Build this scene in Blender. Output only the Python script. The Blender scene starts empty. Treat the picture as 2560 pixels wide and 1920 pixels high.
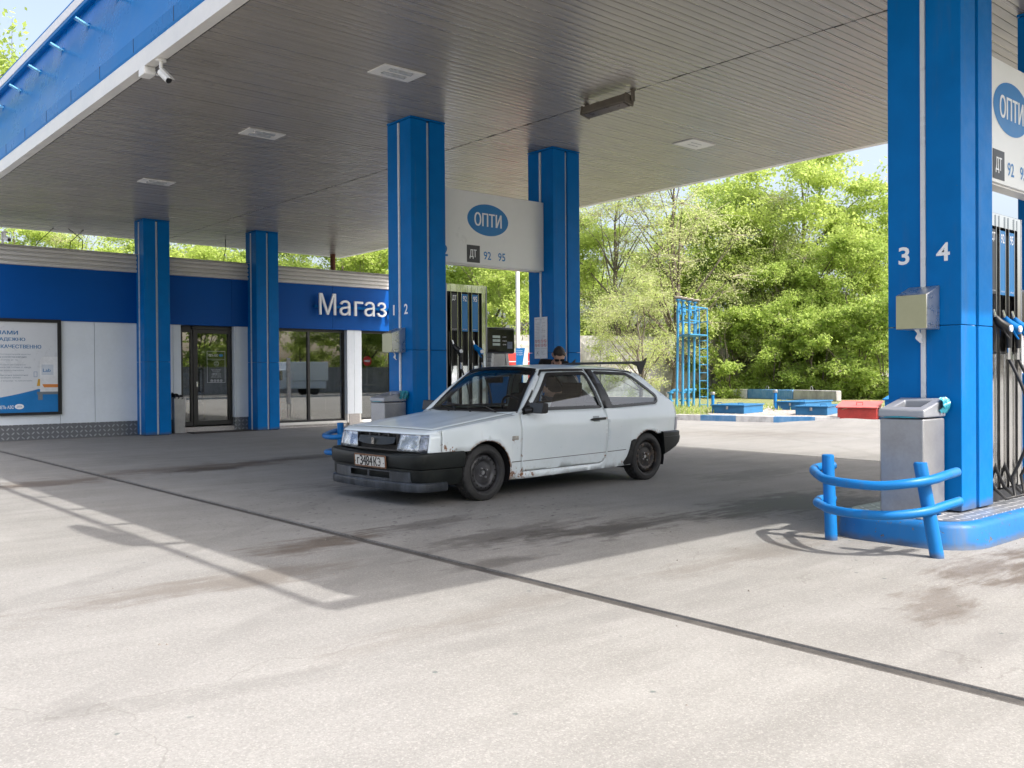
import bpy, bmesh, math, random
from mathutils import Vector, Matrix
from mathutils.geometry import delaunay_2d_cdt
R = math.radians
sc = bpy.context.scene
C = sc.collection
# ---------------------------------------------------------------- camera
EYE = 1.205
cam_d = bpy.data.cameras.new("camera"); cam = bpy.data.objects.new("camera", cam_d); C.objects.link(cam)
cam_d.sensor_width = 36.0; cam_d.lens = 2295.16 / 2560 * 36.0; cam_d.clip_start = .05; cam_d.clip_end = 2000
_pi, _ro, _ya = R(-.47487), R(-.40472), R(49.12663)
_F = Vector((math.cos(_ya) * math.cos(_pi), math.sin(_ya) * math.cos(_pi), math.sin(_pi)))
_Rt = Vector((math.sin(_ya), -math.cos(_ya), 0)); _U = _Rt.cross(_F)
_R2 = math.cos(_ro) * _Rt + math.sin(_ro) * _U; _U2 = -math.sin(_ro) * _Rt + math.cos(_ro) * _U
cam.matrix_world = Matrix(((_R2.x, _U2.x, -_F.x, 0), (_R2.y, _U2.y, -_F.y, 0), (_R2.z, _U2.z, -_F.z, EYE), (0, 0, 0, 1)))
sc.camera = cam
# ---------------------------------------------------------------- sky, sun, exposure
SUN = Vector((.185, -.78, 1.0)).normalized()          # direction towards the sun
sun_el = math.asin(SUN.z); sun_az = math.atan2(SUN.x, SUN.y)
w = bpy.data.worlds.new("World"); sc.world = w; w.use_nodes = True
nt = w.node_tree; nt.nodes.clear()
sky = nt.nodes.new("ShaderNodeTexSky"); sky.sky_type = 'NISHITA'; sky.sun_disc = False
sky.sun_elevation = sun_el; sky.sun_rotation = sun_az; sky.air_density = 1.0; sky.dust_density = 6.0; sky.ozone_density = 1.0
bg = nt.nodes.new("ShaderNodeBackground"); bg.inputs[1].default_value = .15
wo = nt.nodes.new("ShaderNodeOutputWorld")
hs = nt.nodes.new("ShaderNodeHueSaturation"); hs.inputs['Saturation'].default_value = .72; hs.inputs['Value'].default_value = 1.15
nt.links.new(sky.outputs[0], hs.inputs['Color']); nt.links.new(hs.outputs[0], bg.inputs[0]); nt.links.new(bg.outputs[0], wo.inputs[0])
ld = bpy.data.lights.new("sun", 'SUN'); ld.energy = 2.7; ld.angle = R(.5); ld.color = (1, .965, .92)
lo = bpy.data.objects.new("sun", ld); C.objects.link(lo)
lo.rotation_euler = (-SUN).to_track_quat('-Z', 'Y').to_euler(); lo.location = (0, 0, 40)
sc.view_settings.view_transform = 'Standard'; sc.view_settings.look = 'None'
sc.view_settings.exposure = 1.12; sc.view_settings.gamma = 1
sc.cycles.max_bounces = 6; sc.cycles.diffuse_bounces = 3; sc.cycles.glossy_bounces = 4; sc.cycles.transparent_max_bounces = 12

# ---------------------------------------------------------------- helpers
class NT:
    def __init__(s, name):
        s.m = bpy.data.materials.new(name); s.m.use_nodes = True; s.t = s.m.node_tree
        s.b = s.t.nodes["Principled BSDF"]; s.o = s.t.nodes["Material Output"]
    def n(s, typ, ins=None, **kw):
        d = s.t.nodes.new(typ)
        for k, v in kw.items(): setattr(d, k, v)
        for k, v in (ins or {}).items():
            if isinstance(v, bpy.types.NodeSocket): s.t.links.new(v, d.inputs[k])
            else: d.inputs[k].default_value = v
        return d
    def math(s, op, a, b=None, c=None, clamp=False):
        i = {0: a}
        if b is not None: i[1] = b
        if c is not None: i[2] = c
        return s.n("ShaderNodeMath", i, operation=op, use_clamp=clamp).outputs[0]
    def mix(s, f, a, b, blend='MIX'):
        d = s.n("ShaderNodeMix", {0: f}, data_type='RGBA', blend_type=blend)
        for k, v in ((6, a), (7, b)):
            if isinstance(v, bpy.types.NodeSocket): s.t.links.new(v, d.inputs[k])
            else: d.inputs[k].default_value = tuple(v) + ((1,) if len(v) == 3 else ())
        return d.outputs[2]
    def noise(s, scale, detail=4, rough=.5, vec=None, dist=0):
        i = {'Scale': scale, 'Detail': detail, 'Roughness': rough, 'Distortion': dist}
        if vec is not None: i['Vector'] = vec
        return s.n("ShaderNodeTexNoise", i).outputs[0]
    def ramp(s, f, lo, hi, a=0., b=1.):
        return s.n("ShaderNodeMapRange", {0: f, 1: lo, 2: hi, 3: a, 4: b}, clamp=True, interpolation_type='SMOOTHSTEP').outputs[0]
    def pos(s): return s.n("ShaderNodeTexCoord").outputs['Object']
    def set(s, **kw):
        for k, v in kw.items():
            k = k.replace('_', ' ')
            if isinstance(v, bpy.types.NodeSocket): s.t.links.new(v, s.b.inputs[k])
            else: s.b.inputs[k].default_value = tuple(v) + (1,) if isinstance(v, tuple) and len(v) == 3 else v
    def bump(s, h, strength=.3, dist=.01):
        s.t.links.new(s.n("ShaderNodeBump", {'Height': h, 'Strength': strength, 'Distance': dist}).outputs[0], s.b.inputs['Normal'])

def mat(name, col, rough=.5, metal=0., var=.12, vs=3., bump=0., bs=60., coat=0., spec=.5, emit=None):
    """plain painted / plastic / metal surface with slight uneven colour and gloss"""
    q = NT(name); p = q.pos()
    n1 = q.noise(vs, 5, .6, p); n2 = q.noise(vs * 9, 3, .6, p)
    f = q.math('ADD', q.math('MULTIPLY', n1, .7), q.math('MULTIPLY', n2, .3))
    dark = tuple(c * (1 - var) for c in col); lite = tuple(min(1, c * (1 + var)) for c in col)
    q.set(Base_Color=q.mix(q.ramp(f, .3, .7), dark, lite), Metallic=metal, Roughness=q.ramp(f, .25, .75, max(.02, rough - .08), min(1, rough + .08)))
    q.b.inputs['Coat Weight'].default_value = coat; q.b.inputs['Specular IOR Level'].default_value = spec
    if bump: q.bump(q.noise(bs, 4, .6, p), bump, .01)
    if emit:
        q.set(Emission_Color=emit[0]); q.b.inputs['Emission Strength'].default_value = emit[1]
    return q.m

def glass(name, tint=(.8, .85, .85), gloss=1.0, minr=.06):
    q = NT(name); q.t.nodes.remove(q.b)
    fr = q.n("ShaderNodeFresnel", {'IOR': 1.5}).outputs[0]
    f = q.math('ADD', q.math('MULTIPLY', fr, gloss), minr, clamp=True)
    tr = q.n("ShaderNodeBsdfTransparent", {0: tuple(tint) + (1,)}); gl = q.n("ShaderNodeBsdfGlossy", {0: (1, 1, 1, 1), 'Roughness': .01})
    mx = q.n("ShaderNodeMixShader", {0: f, 1: tr.outputs[0], 2: gl.outputs[0]})
    q.t.links.new(mx.outputs[0], q.o.inputs[0]); return q.m

class MB:
    """collects faces and links them as one mesh object"""
    def __init__(s): s.v = []; s.f = []; s.mi = []
    def add(s, vs, fs, mi=0):
        b = len(s.v); s.v += [tuple(v) for v in vs]; s.f += [tuple(b + i for i in f) for f in fs]; s.mi += [mi] * len(fs); return s
    def box(s, x0, x1, y0, y1, z0, z1, mi=0, M=None):
        x0, x1 = min(x0, x1), max(x0, x1); y0, y1 = min(y0, y1), max(y0, y1); z0, z1 = min(z0, z1), max(z0, z1)
        vs = [Vector((x, y, z)) for z in (z0, z1) for y in (y0, y1) for x in (x0, x1)]
        if M: vs = [M @ v for v in vs]
        return s.add(vs, [(0, 2, 3, 1), (4, 5, 7, 6), (0, 1, 5, 4), (2, 6, 7, 3), (0, 4, 6, 2), (1, 3, 7, 5)], mi)
    def quad(s, a, b, c, d, mi=0): return s.add([a, b, c, d], [(0, 1, 2, 3)], mi)
    def poly(s, pts, mi=0): return s.add(pts, [tuple(range(len(pts)))], mi)
    def prism(s, pts, d, mi=0):
        """pts: planar loop (3D); d: extrusion vector"""
        n = len(pts); d = Vector(d); p = [Vector(a) for a in pts]
        s.add(p + [a + d for a in p], [tuple(range(n))[::-1], tuple(range(n, 2 * n))] + [(i, (i + 1) % n, n + (i + 1) % n, n + i) for i in range(n)], mi); return s
    def tube(s, path, r, n=10, mi=0, cap=True, closed=False):
        path = [Vector(p) for p in path]; rs = r if isinstance(r, (list, tuple)) else [r] * len(path)
        rings = []; up = None
        for i, p in enumerate(path):
            a = path[i - 1] if (i > 0 or closed) else p; b = path[(i + 1) % len(path)] if (i < len(path) - 1 or closed) else p
            t = (b - a).normalized()
            if up is None: up = t.orthogonal().normalized()
            up = (up - t * up.dot(t)).normalized(); sd = t.cross(up)
            rings.append([p + (up * math.cos(2 * math.pi * k / n) + sd * math.sin(2 * math.pi * k / n)) * rs[i] for k in range(n)])
        vs = [v for g in rings for v in g]; m = len(rings); fs = []
        for i in range(m if closed else m - 1):
            j = (i + 1) % m
            fs += [(i * n + k, i * n + (k + 1) % n, j * n + (k + 1) % n, j * n + k) for k in range(n)]
        if cap and not closed: fs += [tuple(range(n))[::-1], tuple((m - 1) * n + k for k in range(n))]
        return s.add(vs, fs, mi)
    def cyl(s, a, b, r, n=16, mi=0, r2=None): return s.tube([a, b], [r, r if r2 is None else r2], n, mi)
    def lathe(s, prof, n=32, M=None, mi=0):
        """prof: (radius, axial) pairs turned about local Y"""
        vs = []
        for (r, y) in prof:
            for k in range(n):
                a = 2 * math.pi * k / n; v = Vector((r * math.cos(a), y, r * math.sin(a))); vs.append(M @ v if M else v)
        fs = [(i * n + k, (i + 1) * n + k, (i + 1) * n + (k + 1) % n, i * n + (k + 1) % n) for i in range(len(prof) - 1) for k in range(n)]
        return s.add(vs, fs, mi)
    def grid(s, fn, us, vs_, mi=0, flip=False):
        P = [[fn(u, v) for v in vs_] for u in us]; nv = len(vs_)
        fs = []
        for i in range(len(us) - 1):
            for j in range(nv - 1):
                f = (i * nv + j, i * nv + j + 1, (i + 1) * nv + j + 1, (i + 1) * nv + j)
                fs.append(f[::-1] if flip else f)
        return s.add([p for r in P for p in r], fs, mi)
    def build(s, name, mats, parent=None, smooth=None, bevel=0, seg=2, solid=0, loc=None, weld=False):
        me = bpy.data.meshes.new(name); me.from_pydata(s.v, [], s.f); me.update()
        if not isinstance(mats, (list, tuple)): mats = [mats]
        for m in mats: me.materials.append(m)
        me.polygons.foreach_set("material_index", s.mi)
        if weld:
            bm = bmesh.new(); bm.from_mesh(me); bmesh.ops.remove_doubles(bm, verts=bm.verts, dist=weld if weld is not True else 1e-4); bm.to_mesh(me); bm.free()
        if smooth is not None: me.shade_smooth(); me.set_sharp_from_angle(angle=R(smooth))
        o = bpy.data.objects.new(name, me); C.objects.link(o)
        if parent: o.parent = parent
        if loc: o.location = loc
        if solid: md = o.modifiers.new("solid", 'SOLIDIFY'); md.thickness = solid; md.offset = -1
        if bevel:
            md = o.modifiers.new("bevel", 'BEVEL'); md.width = bevel; md.segments = seg; md.limit_method = 'ANGLE'; md.angle_limit = R(40); md.use_clamp_overlap = True
            if smooth is None: me.shade_smooth(); me.set_sharp_from_angle(angle=R(45))
        return o

def tag(o, label=None, cat=None, group=None, kind=None):
    if label: o["label"] = label
    if cat: o["category"] = cat
    if group: o["group"] = group
    if kind: o["kind"] = kind
    return o
def empty(name, loc, label, cat, group=None, rz=0.):
    o = bpy.data.objects.new(name, None); o.empty_display_size = .2; C.objects.link(o)
    o.location = loc; o.rotation_euler = (0, 0, rz); return tag(o, label, cat, group)
def copy_tree(o, parent=None):
    c = o.copy(); C.objects.link(c); c.parent = parent
    for ch in o.children: copy_tree(ch, c)
    return c
_txc = {}
def glyphs(txt, bold=0.):
    k = (txt, bold)
    if k not in _txc:
        cu = bpy.data.curves.new("t", 'FONT'); cu.body = txt; cu.fill_mode = 'FRONT'; cu.offset = bold; cu.resolution_u = 3
        o = bpy.data.objects.new("t", cu); C.objects.link(o); me = o.to_mesh()
        vs = [v.co.copy() for v in me.vertices]; fs = [tuple(p.vertices) for p in me.polygons]
        o.to_mesh_clear(); bpy.data.objects.remove(o)
        _txc[k] = (vs, fs)
    return _txc[k]
def put_text(mb, txt, origin, right, up, w, h, depth=0., bold=0., mi=0, base=None):
    """letters fitted to a w x h box whose lower left corner is origin; depth = thickness towards the reader"""
    if bold >= .03 and depth <= 0:      # heavy type: the same letters stamped side by side
        k = h * (.05 if bold < .05 else .07); n_ = Vector(right).cross(Vector(up)) * .0006
        for j, sx in enumerate((-1, 1)): put_text(mb, txt, Vector(origin) + Vector(right) * (k * (1 + sx) / 2) + n_ * j, right, up, w - k, h, 0, 0., mi)
        return
    vs, fs = glyphs(txt, bold); x0 = min(v.x for v in vs); x1 = max(v.x for v in vs); y0 = min(v.y for v in vs); y1 = max(v.y for v in vs)
    if base: y0, y1 = base
    right = Vector(right); up = Vector(up); nrm = right.cross(up); o = Vector(origin)
    P = [o + right * ((v.x - x0) / (x1 - x0) * w) + up * ((v.y - y0) / (y1 - y0) * h) for v in vs]
    if depth <= 0: mb.add(P, fs, mi); return
    n = len(P); mb.add([p + nrm * depth for p in P] + P, fs + [tuple(i + n for i in f)[::-1] for f in fs], mi)
    ed = {}
    for f in fs:
        for i in range(len(f)):
            a, b = f[i], f[(i + 1) % len(f)]; ed[(a, b)] = ed.get((a, b), 0) + 1
    side = [(a, a + n, b + n, b) for (a, b) in ed if (b, a) not in ed]
    b0 = len(mb.v) - 2 * n
    mb.f += [tuple(b0 + i for i in f) for f in side]; mb.mi += [mi] * len(side)
XR, YR, ZU = Vector((1, 0, 0)), Vector((0, -1, 0)), Vector((0, 0, 1))   # reading directions on faces turned to -Y and to -X
def ellipse(c, right, up, a, b, n=40): return [Vector(c) + Vector(right) * a * math.cos(t * 2 * math.pi / n) + Vector(up) * b * math.sin(t * 2 * math.pi / n) for t in range(n)]
def far(px, D):
    """ground position D metres away along the view, at the bearing of photo column px"""
    k = (px - 1280) / 2295.16; return Vector((.6544 * D + .756 * k * D, .7561 * D - .6544 * k * D, 0))
# ---------------------------------------------------------------- materials
def worn(name, col, rough, chip, chipcol, grime_z=None, bump=.1, spec=.4, dirt=.3, scl=9):
    """painted metal with dirt film, chips and a grimy foot"""
    q = NT(name); p = q.pos(); n = q.noise(2.2, 5, .6, p); n2 = q.noise(scl, 6, .7, p); n3 = q.noise(scl * 4, 4, .7, p)
    c = q.mix(q.ramp(n, .3, .7), tuple(a * .93 for a in col), tuple(min(1, a * 1.07) for a in col))
    sm = q.noise(1, 5, .65, q.n("ShaderNodeMapping", {'Vector': p, 'Scale': (6, 6, .7)}).outputs[0])
    c = q.mix(q.math('MULTIPLY', q.ramp(sm, .55, .75), dirt), c, (.10, .12, .14))
    m = q.ramp(q.math('ADD', q.math('MULTIPLY', n2, .6), q.math('MULTIPLY', n3, .4)), chip, chip + .015); c = q.mix(m, c, chipcol)
    if grime_z is not None:
        z = q.n("ShaderNodeSeparateXYZ", {0: p}).outputs[2]; g = q.math('MULTIPLY', q.ramp(q.math('ADD', z, q.math('MULTIPLY', q.math('SUBTRACT', n2, .5), grime_z * 1.5)), grime_z, 0.), .7); c = q.mix(g, c, (.09, .085, .08))
    q.set(Base_Color=c, Roughness=q.math('ADD', q.ramp(n2, .3, .7, rough - .07, rough + .09), q.math('MULTIPLY', m, .3))); q.b.inputs['Specular IOR Level'].default_value = spec
    q.bump(q.math('ADD', q.math('MULTIPLY', n, .35), q.math('ADD', q.math('MULTIPLY', n2, .15), q.math('MULTIPLY', m, -.3))), bump, .01); return q.m
BLUE = worn("blue_panel_paint", (.0, .142, .44), .38, .69, (.06, .14, .24), .10, .05, .10, .2, 7)
BLUE2 = worn("blue_enamel_paint", (.008, .155, .44), .40, .645, (.055, .05, .05), .05, .25, .25, .35, 11)
BLUEC = worn("blue_kerb_paint", (.008, .125, .35), .50, .60, (.10, .095, .09), .055, .5, .35, .5, 8)
GLOSSBLUE = mat("glossy_blue_fascia", (.0, .150, .44), .3, 0, .06, 1, spec=.08)
WHITE = mat("white_composite_panel", (.73, .79, .86), .4, 0, .04, 1.5)
WHITEM = mat("white_painted_metal", (.74, .73, .70), .4, 0, .08, 4)
HATCHB = mat("dull_blue_enamel", (.015, .13, .29), .5, 0, .15, 6, bump=.15, bs=40)
TRIM = mat("white_trim_metal", (.72, .70, .66), .35, 0, .07, 2)
STRIP = mat("white_strip", (.62, .65, .68), .3, 0, .05, 3)
CREAM = mat("cream_corrugated_steel", (.60, .59, .57), .42, 0, .08, 1.5)
LETTER = mat("white_lettering", (.80, .82, .85), .5, 0, .02, 3)
BLK = mat("black_plastic", (.012, .012, .013), .35, 0, .3, 8)
BLKF = mat("black_window_frame", (.014, .014, .016), .4, 0, .2, 3)
RUB = mat("black_rubber", (.016, .016, .017), .6, 0, .3, 8)
DARKG = mat("dark_grey_plate", (.03, .032, .04), .4, 0, .1, 4)
SIGNW = mat("sign_white", (.76, .77, .76), .32, 0, .03, 1)
SIGNB = mat("sign_blue_print", (.0, .17, .46), .35, 0, .03, 2)
STEEL = mat("brushed_steel", (.52, .52, .52), .3, .85, .1, 9)
STEELD = mat("satin_grey_steel", (.34, .34, .35), .38, .6, .12, 5)
CHROME = mat("polished_steel", (.68, .68, .67), .12, 1., .06, 5)
ALU = mat("silver_plastic", (.36, .37, .40), .38, .45, .06, 3)
PAPER = mat("paper", (.75, .76, .78), .8, 0, .03, 10)
REDP = mat("faded_red_paint", (.52, .06, .05), .5, 0, .2, 4)
RUSTM = mat("rusty_pipe", (.16, .06, .03), .8, 0, .4, 10)
BRONZE = mat("brown_grey_metal", (.16, .14, .11), .45, .3, .2, 10)
BAGM = mat("teal_bag_plastic", (.03, .26, .34), .3, 0, .2, 10)
GLASS = glass("window_glass", (.50, .55, .54), .9, .16)
CARGLASS = glass("car_glass", (.70, .76, .76), 1.0, .045)
DIFF = mat("frosted_lamp_glass", (.42, .44, .46), .25, 0, .2, 12)

def tread_mat(name, scale, rot=0., base=(.30, .31, .33), hi=(.62, .63, .65)):
    q = NT(name); p = q.pos()
    mp = q.n("ShaderNodeMapping", {'Vector': p, 'Rotation': (rot, 0, 0), 'Scale': (scale, scale, scale)}).outputs[0]
    s = q.n("ShaderNodeSeparateXYZ", {0: mp}); x, y = s.outputs[0], s.outputs[1]
    fx = q.math('SUBTRACT', q.math('FRACT', x), .5); fy = q.math('SUBTRACT', q.math('FRACT', y), .5)
    par = q.math('FLOORED_MODULO', q.math('ADD', q.math('FLOOR', x), q.math('FLOOR', y)), 2)
    sg = q.math('SUBTRACT', q.math('MULTIPLY', par, 2), 1)
    a = q.math('MULTIPLY', q.math('ADD', fx, q.math('MULTIPLY', fy, sg)), 1.0)
    b = q.math('MULTIPLY', q.math('SUBTRACT', fy, q.math('MULTIPLY', fx, sg)), 2.6)
    d = q.math('SQRT', q.math('ADD', q.math('MULTIPLY', a, a), q.math('MULTIPLY', b, b)))
    m = q.ramp(d, .62, .45)
    dirt = q.ramp(q.noise(4, 5, .6, p), .35, .7)
    q.set(Base_Color=q.mix(q.math('MULTIPLY', m, q.math('SUBTRACT', 1, q.math('MULTIPLY', dirt, .35))), base, hi), Metallic=.45, Roughness=.4)
    q.bump(m, .6, .004); return q.m
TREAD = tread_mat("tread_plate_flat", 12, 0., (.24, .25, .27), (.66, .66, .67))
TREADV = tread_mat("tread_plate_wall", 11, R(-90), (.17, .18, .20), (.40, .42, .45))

def ground_mat():
    q = NT("worn_concrete_apron"); p = q.pos()
    big = q.noise(.35, 5, .6, p); mid = q.noise(2.2, 6, .65, p); st = q.n("ShaderNodeMapping", {'Vector': p, 'Scale': (.5, 3.2, 1), 'Rotation': (0, 0, R(4))}).outputs[0]
    streak = q.noise(1.1, 6, .65, st); fine = q.noise(55, 4, .7, p); grit = q.noise(160, 2, .6, p)
    sh = (.185, .179, .166); lt = (.256, .249, .233)
    f = q.math('ADD', q.math('MULTIPLY', big, .4), q.math('ADD', q.math('MULTIPLY', mid, .25), q.math('MULTIPLY', streak, .35)))
    col = q.mix(q.ramp(f, .36, .64), sh, lt)
    grey = q.ramp(q.noise(.22, 3, .5, q.n("ShaderNodeVectorMath", {0: p, 1: (31, 7, 0)}, operation='ADD').outputs[0]), .42, .62)
    col = q.mix(q.math('MULTIPLY', grey, .35), col, (.25, .245, .24))
    # aggregate: pale and dark grains
    v = q.n("ShaderNodeTexVoronoi", {'Vector': p, 'Scale': 170.}, feature='F1'); gr = q.n("ShaderNodeSeparateColor", {0: v.outputs['Color']}).outputs[0]
    col = q.mix(q.math('MULTIPLY', q.ramp(gr, .80, .95), .28), col, (.16, .145, .135))
    col = q.mix(q.math('MULTIPLY', q.ramp(gr, .22, .08), .18), col, (.52, .50, .46))
    col = q.mix(.75, col, q.mix(q.ramp(fine, .3, .7), (.86, .86, .86), (1.08, 1.08, 1.08)), 'MULTIPLY')
    # little dark chips and spots
    v2 = q.n("ShaderNodeTexVoronoi", {'Vector': p, 'Scale': 5.2, 'Randomness': 1.}, feature='F1'); c2 = q.n("ShaderNodeSeparateColor", {0: v2.outputs['Color']})
    spot = q.math('MULTIPLY', q.ramp(q.math('ADD', v2.outputs['Distance'], q.math('MULTIPLY', fine, .06)), .115, .075), q.ramp(c2.outputs[1], .70, .78))
    col = q.mix(q.math('MULTIPLY', spot, .75), col, (.08, .10, .095))
    v3 = q.n("ShaderNodeTexVoronoi", {'Vector': q.n("ShaderNodeMapping", {'Vector': p, 'Scale': (1, 1.5, 1)}).outputs[0], 'Scale': 9., 'Randomness': 1.}, feature='F1'); c3 = q.n("ShaderNodeSeparateColor", {0: v3.outputs['Color']})
    rg = q.n("ShaderNodeVectorMath", {0: q.n("ShaderNodeMapping", {'Vector': p, 'Location': (-4.9, -6.9, 0)}).outputs[0]}, operation='LENGTH').outputs['Value']
    rg = q.math('MULTIPLY', q.ramp(q.math('ADD', rg, q.math('MULTIPLY', mid, 2.)), 3.6, 1.8), q.ramp(c3.outputs[1], .45, .55)); sp3 = q.math('MULTIPLY', q.ramp(q.math('ADD', v3.outputs['Distance'], q.math('MULTIPLY', fine, .25)), .36, .26), rg)
    col = q.mix(q.math('MULTIPLY', sp3, .75), col, (.055, .055, .058))
    # oil and dirt stains: x, y, rx, ry, angle, strength
    sx = q.noise(1.6, 6, .7, p, .6); sx2 = q.noise(7, 5, .7, p, .4); tot = None
    st2 = q.noise(1., 6, .7, q.n("ShaderNodeMapping", {'Vector': p, 'Scale': (2.2, 11, 1)}).outputs[0], .3)
    for (x, y, rx, ry, an, k, brown) in STAINS:
        mp = q.n("ShaderNodeMapping", {'Vector': p, 'Location': (-x, -y, 0)}).outputs[0]
        mp = q.n("ShaderNodeMapping", {'Vector': mp, 'Rotation': (0, 0, R(-an))}).outputs[0]
        mp = q.n("ShaderNodeMapping", {'Vector': mp, 'Scale': (1 / rx, 1 / ry, 0)}).outputs[0]
        d = q.n("ShaderNodeVectorMath", {0: mp}, operation='LENGTH').outputs['Value']
        d = q.math('ADD', d, q.math('MULTIPLY', q.math('SUBTRACT', sx, .5), 1.9)); d = q.math('ADD', d, q.math('MULTIPLY', q.math('SUBTRACT', st2, .5), 2.6))
        m = q.math('MULTIPLY', q.ramp(d, .98, .28), k)
        col = q.mix(m, col, (.095, .072, .052) if brown else (.045, .038, .032))
        tot = m if tot is None else q.math('MAXIMUM', tot, m)
    # faint tyre tracks
    for (cx, cy, rr) in ((4, 16, 14.3), (4, 16, 12.85), (-9, 22, 19.4), (-9, 22, 20.9)):
        dd = q.n("ShaderNodeVectorMath", {0: q.n("ShaderNodeMapping", {'Vector': p, 'Location': (-cx, -cy, 0)}).outputs[0]}, operation='LENGTH').outputs['Value']
        tk = q.ramp(q.math('ABSOLUTE', q.math('SUBTRACT', dd, rr)), .12, .05); tk = q.math('MULTIPLY', tk, q.ramp(q.math('ADD', q.math('MULTIPLY', mid, .6), q.math('MULTIPLY', streak, .4)), .42, .60, 0, .30)); col = q.mix(tk, col, (.10, .095, .09))
    # hair cracks
    cr = q.n("ShaderNodeTexVoronoi", {'Vector': q.n("ShaderNodeVectorMath", {0: p, 1: q.n("ShaderNodeTexNoise", {'Vector': p, 'Scale': 1.3, 'Detail': 4}).outputs['Color']}, operation='ADD').outputs[0], 'Scale': .16}, feature='DISTANCE_TO_EDGE').outputs['Distance']
    col = q.mix(q.math('MULTIPLY', q.ramp(cr, .0010, .0003), .25), col, (.10, .09, .08))
    q.set(Base_Color=col, Roughness=q.math('SUBTRACT', .88, q.math('MULTIPLY', tot, .38)))
    q.b.inputs['Specular IOR Level'].default_value = .3
    h = q.math('ADD', q.math('MULTIPLY', grit, .5), q.math('ADD', q.math('MULTIPLY', fine, .8), q.math('MULTIPLY', gr, .25)))
    q.bump(h, .45, .006); return q.m
STAINS = [(5.0, 11.9, 1.0, .30, 0, 1., 0), (6.2, 12.4, 1.6, .22, 2, .7, 0), (5.1, 12.2, 2.2, .55, 0, .6, 1), (7.0, 12.6, 1.6, .4, 0, .6, 0), (3.0, 11.6, 1.3, .45, 0, .75, 1), (3.4, 6.0, .9, .3, 8, .75, 1), (2.2, 5.2, 1.2, .3, 0, .45, 1),
          (5.4, 4.95, 1.3, .38, -4, .9, 0), (4.55, 5.3, 1.2, .35, 6, .6, 0), (7.6, 4.8, 1.6, .55, 0, .85, 0), (5.9, 2.35, .8, .35, 0, .55, 1), (6.6, 2.1, 1.6, .45, 0, .65, 1),
          (4.9, 2.2, .6, .22, 20, .5, 1), (4.3, 6.1, 1.0, .25, 3, .5, 0), (9.6, 6.5, 1.5, .5, 0, .4, 0), (7.6, 8.9, 3.4, .8, 0, .6, 0), (3.75, 4.55, .5, .15, 0, .5, 0), (16, 11, 3, 1.2, -60, .25, 1), (2.9, 3.6, 1.2, .2, 5, .2, 1), (5.4, 3.6, 1.3, .25, 0, .3, 1)]
GROUND = ground_mat()
def grass_mat():
    q = NT("short_grass"); p = q.pos()
    c = q.mix(q.ramp(q.noise(.9, 5, .6, p), .35, .65), (.10, .14, .035), (.20, .20, .08)); c = q.mix(q.ramp(q.noise(30, 4, .7, p), .3, .7), c, (.26, .27, .12))
    q.set(Base_Color=c, Roughness=.95); q.bump(q.noise(45, 4, .7, p), .9, .05); return q.m
GRASSM = grass_mat()
def gravel_mat():
    q = NT("pale_gravel"); p = q.pos()
    v = q.n("ShaderNodeTexVoronoi", {'Vector': p, 'Scale': 22.}); g = q.n("ShaderNodeSeparateColor", {0: v.outputs['Color']}).outputs[0]
    q.set(Base_Color=q.mix(g, (.14, .12, .10), (.52, .47, .42)), Roughness=.9); q.bump(v.outputs['Distance'], .9, .03); return q.m
GRAVELM = gravel_mat()
def conc_mat(name, a, b, sc_=3):
    q = NT(name); p = q.pos(); n = q.noise(sc_, 6, .65, p)
    st = q.noise(1.2, 5, .6, q.n("ShaderNodeMapping", {'Vector': p, 'Scale': (3, 3, .4)}).outputs[0])
    q.set(Base_Color=q.mix(q.ramp(q.math('ADD', q.math('MULTIPLY', n, .5), q.math('MULTIPLY', st, .5)), .35, .65), a, b), Roughness=.85); q.bump(q.noise(30, 5, .7, p), .4, .01); return q.m
CONC = conc_mat("weathered_concrete", (.26, .25, .24), (.44, .43, .415))
KERBW = conc_mat("white_painted_concrete", (.45, .44, .43), (.72, .71, .70), 5)
KERBB = conc_mat("blue_painted_concrete", (.05, .20, .42), (.17, .31, .50), 5)
def leaf_mat(name, a, b):
    q = NT(name); g = q.n("ShaderNodeNewGeometry"); p = g.outputs['Position']
    c = q.mix(g.outputs['Random Per Island'], a, b)
    c = q.mix(q.ramp(q.noise(.7, 3, .5, p), .35, .65), c, q.mix(.5, c, (.30, .40, .09)))
    q.set(Base_Color=c, Roughness=.55); q.b.inputs['Specular IOR Level'].default_value = .3
    tr = q.n("ShaderNodeBsdfTranslucent", {0: q.mix(.65, c, (.62, .74, .22))})
    mx = q.n("ShaderNodeMixShader", {0: .55, 1: q.b.outputs[0], 2: tr.outputs[0]}); q.t.links.new(mx.outputs[0], q.o.inputs[0]); return q.m
LEAF_A = leaf_mat("bright_spring_leaves", (.36, .46, .09), (.52, .60, .17))
LEAF_B = leaf_mat("deep_green_leaves", (.18, .28, .05), (.36, .46, .10))
LEAF_C = leaf_mat("pale_catkin_leaves", (.46, .48, .24), (.62, .63, .36))
TRIMW = None
BARK = conc_mat("rough_bark", (.07, .055, .045), (.17, .14, .11), 9)
TWIG = mat("pale_twigs", (.30, .26, .20), .8, 0, .3, 5)
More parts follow.
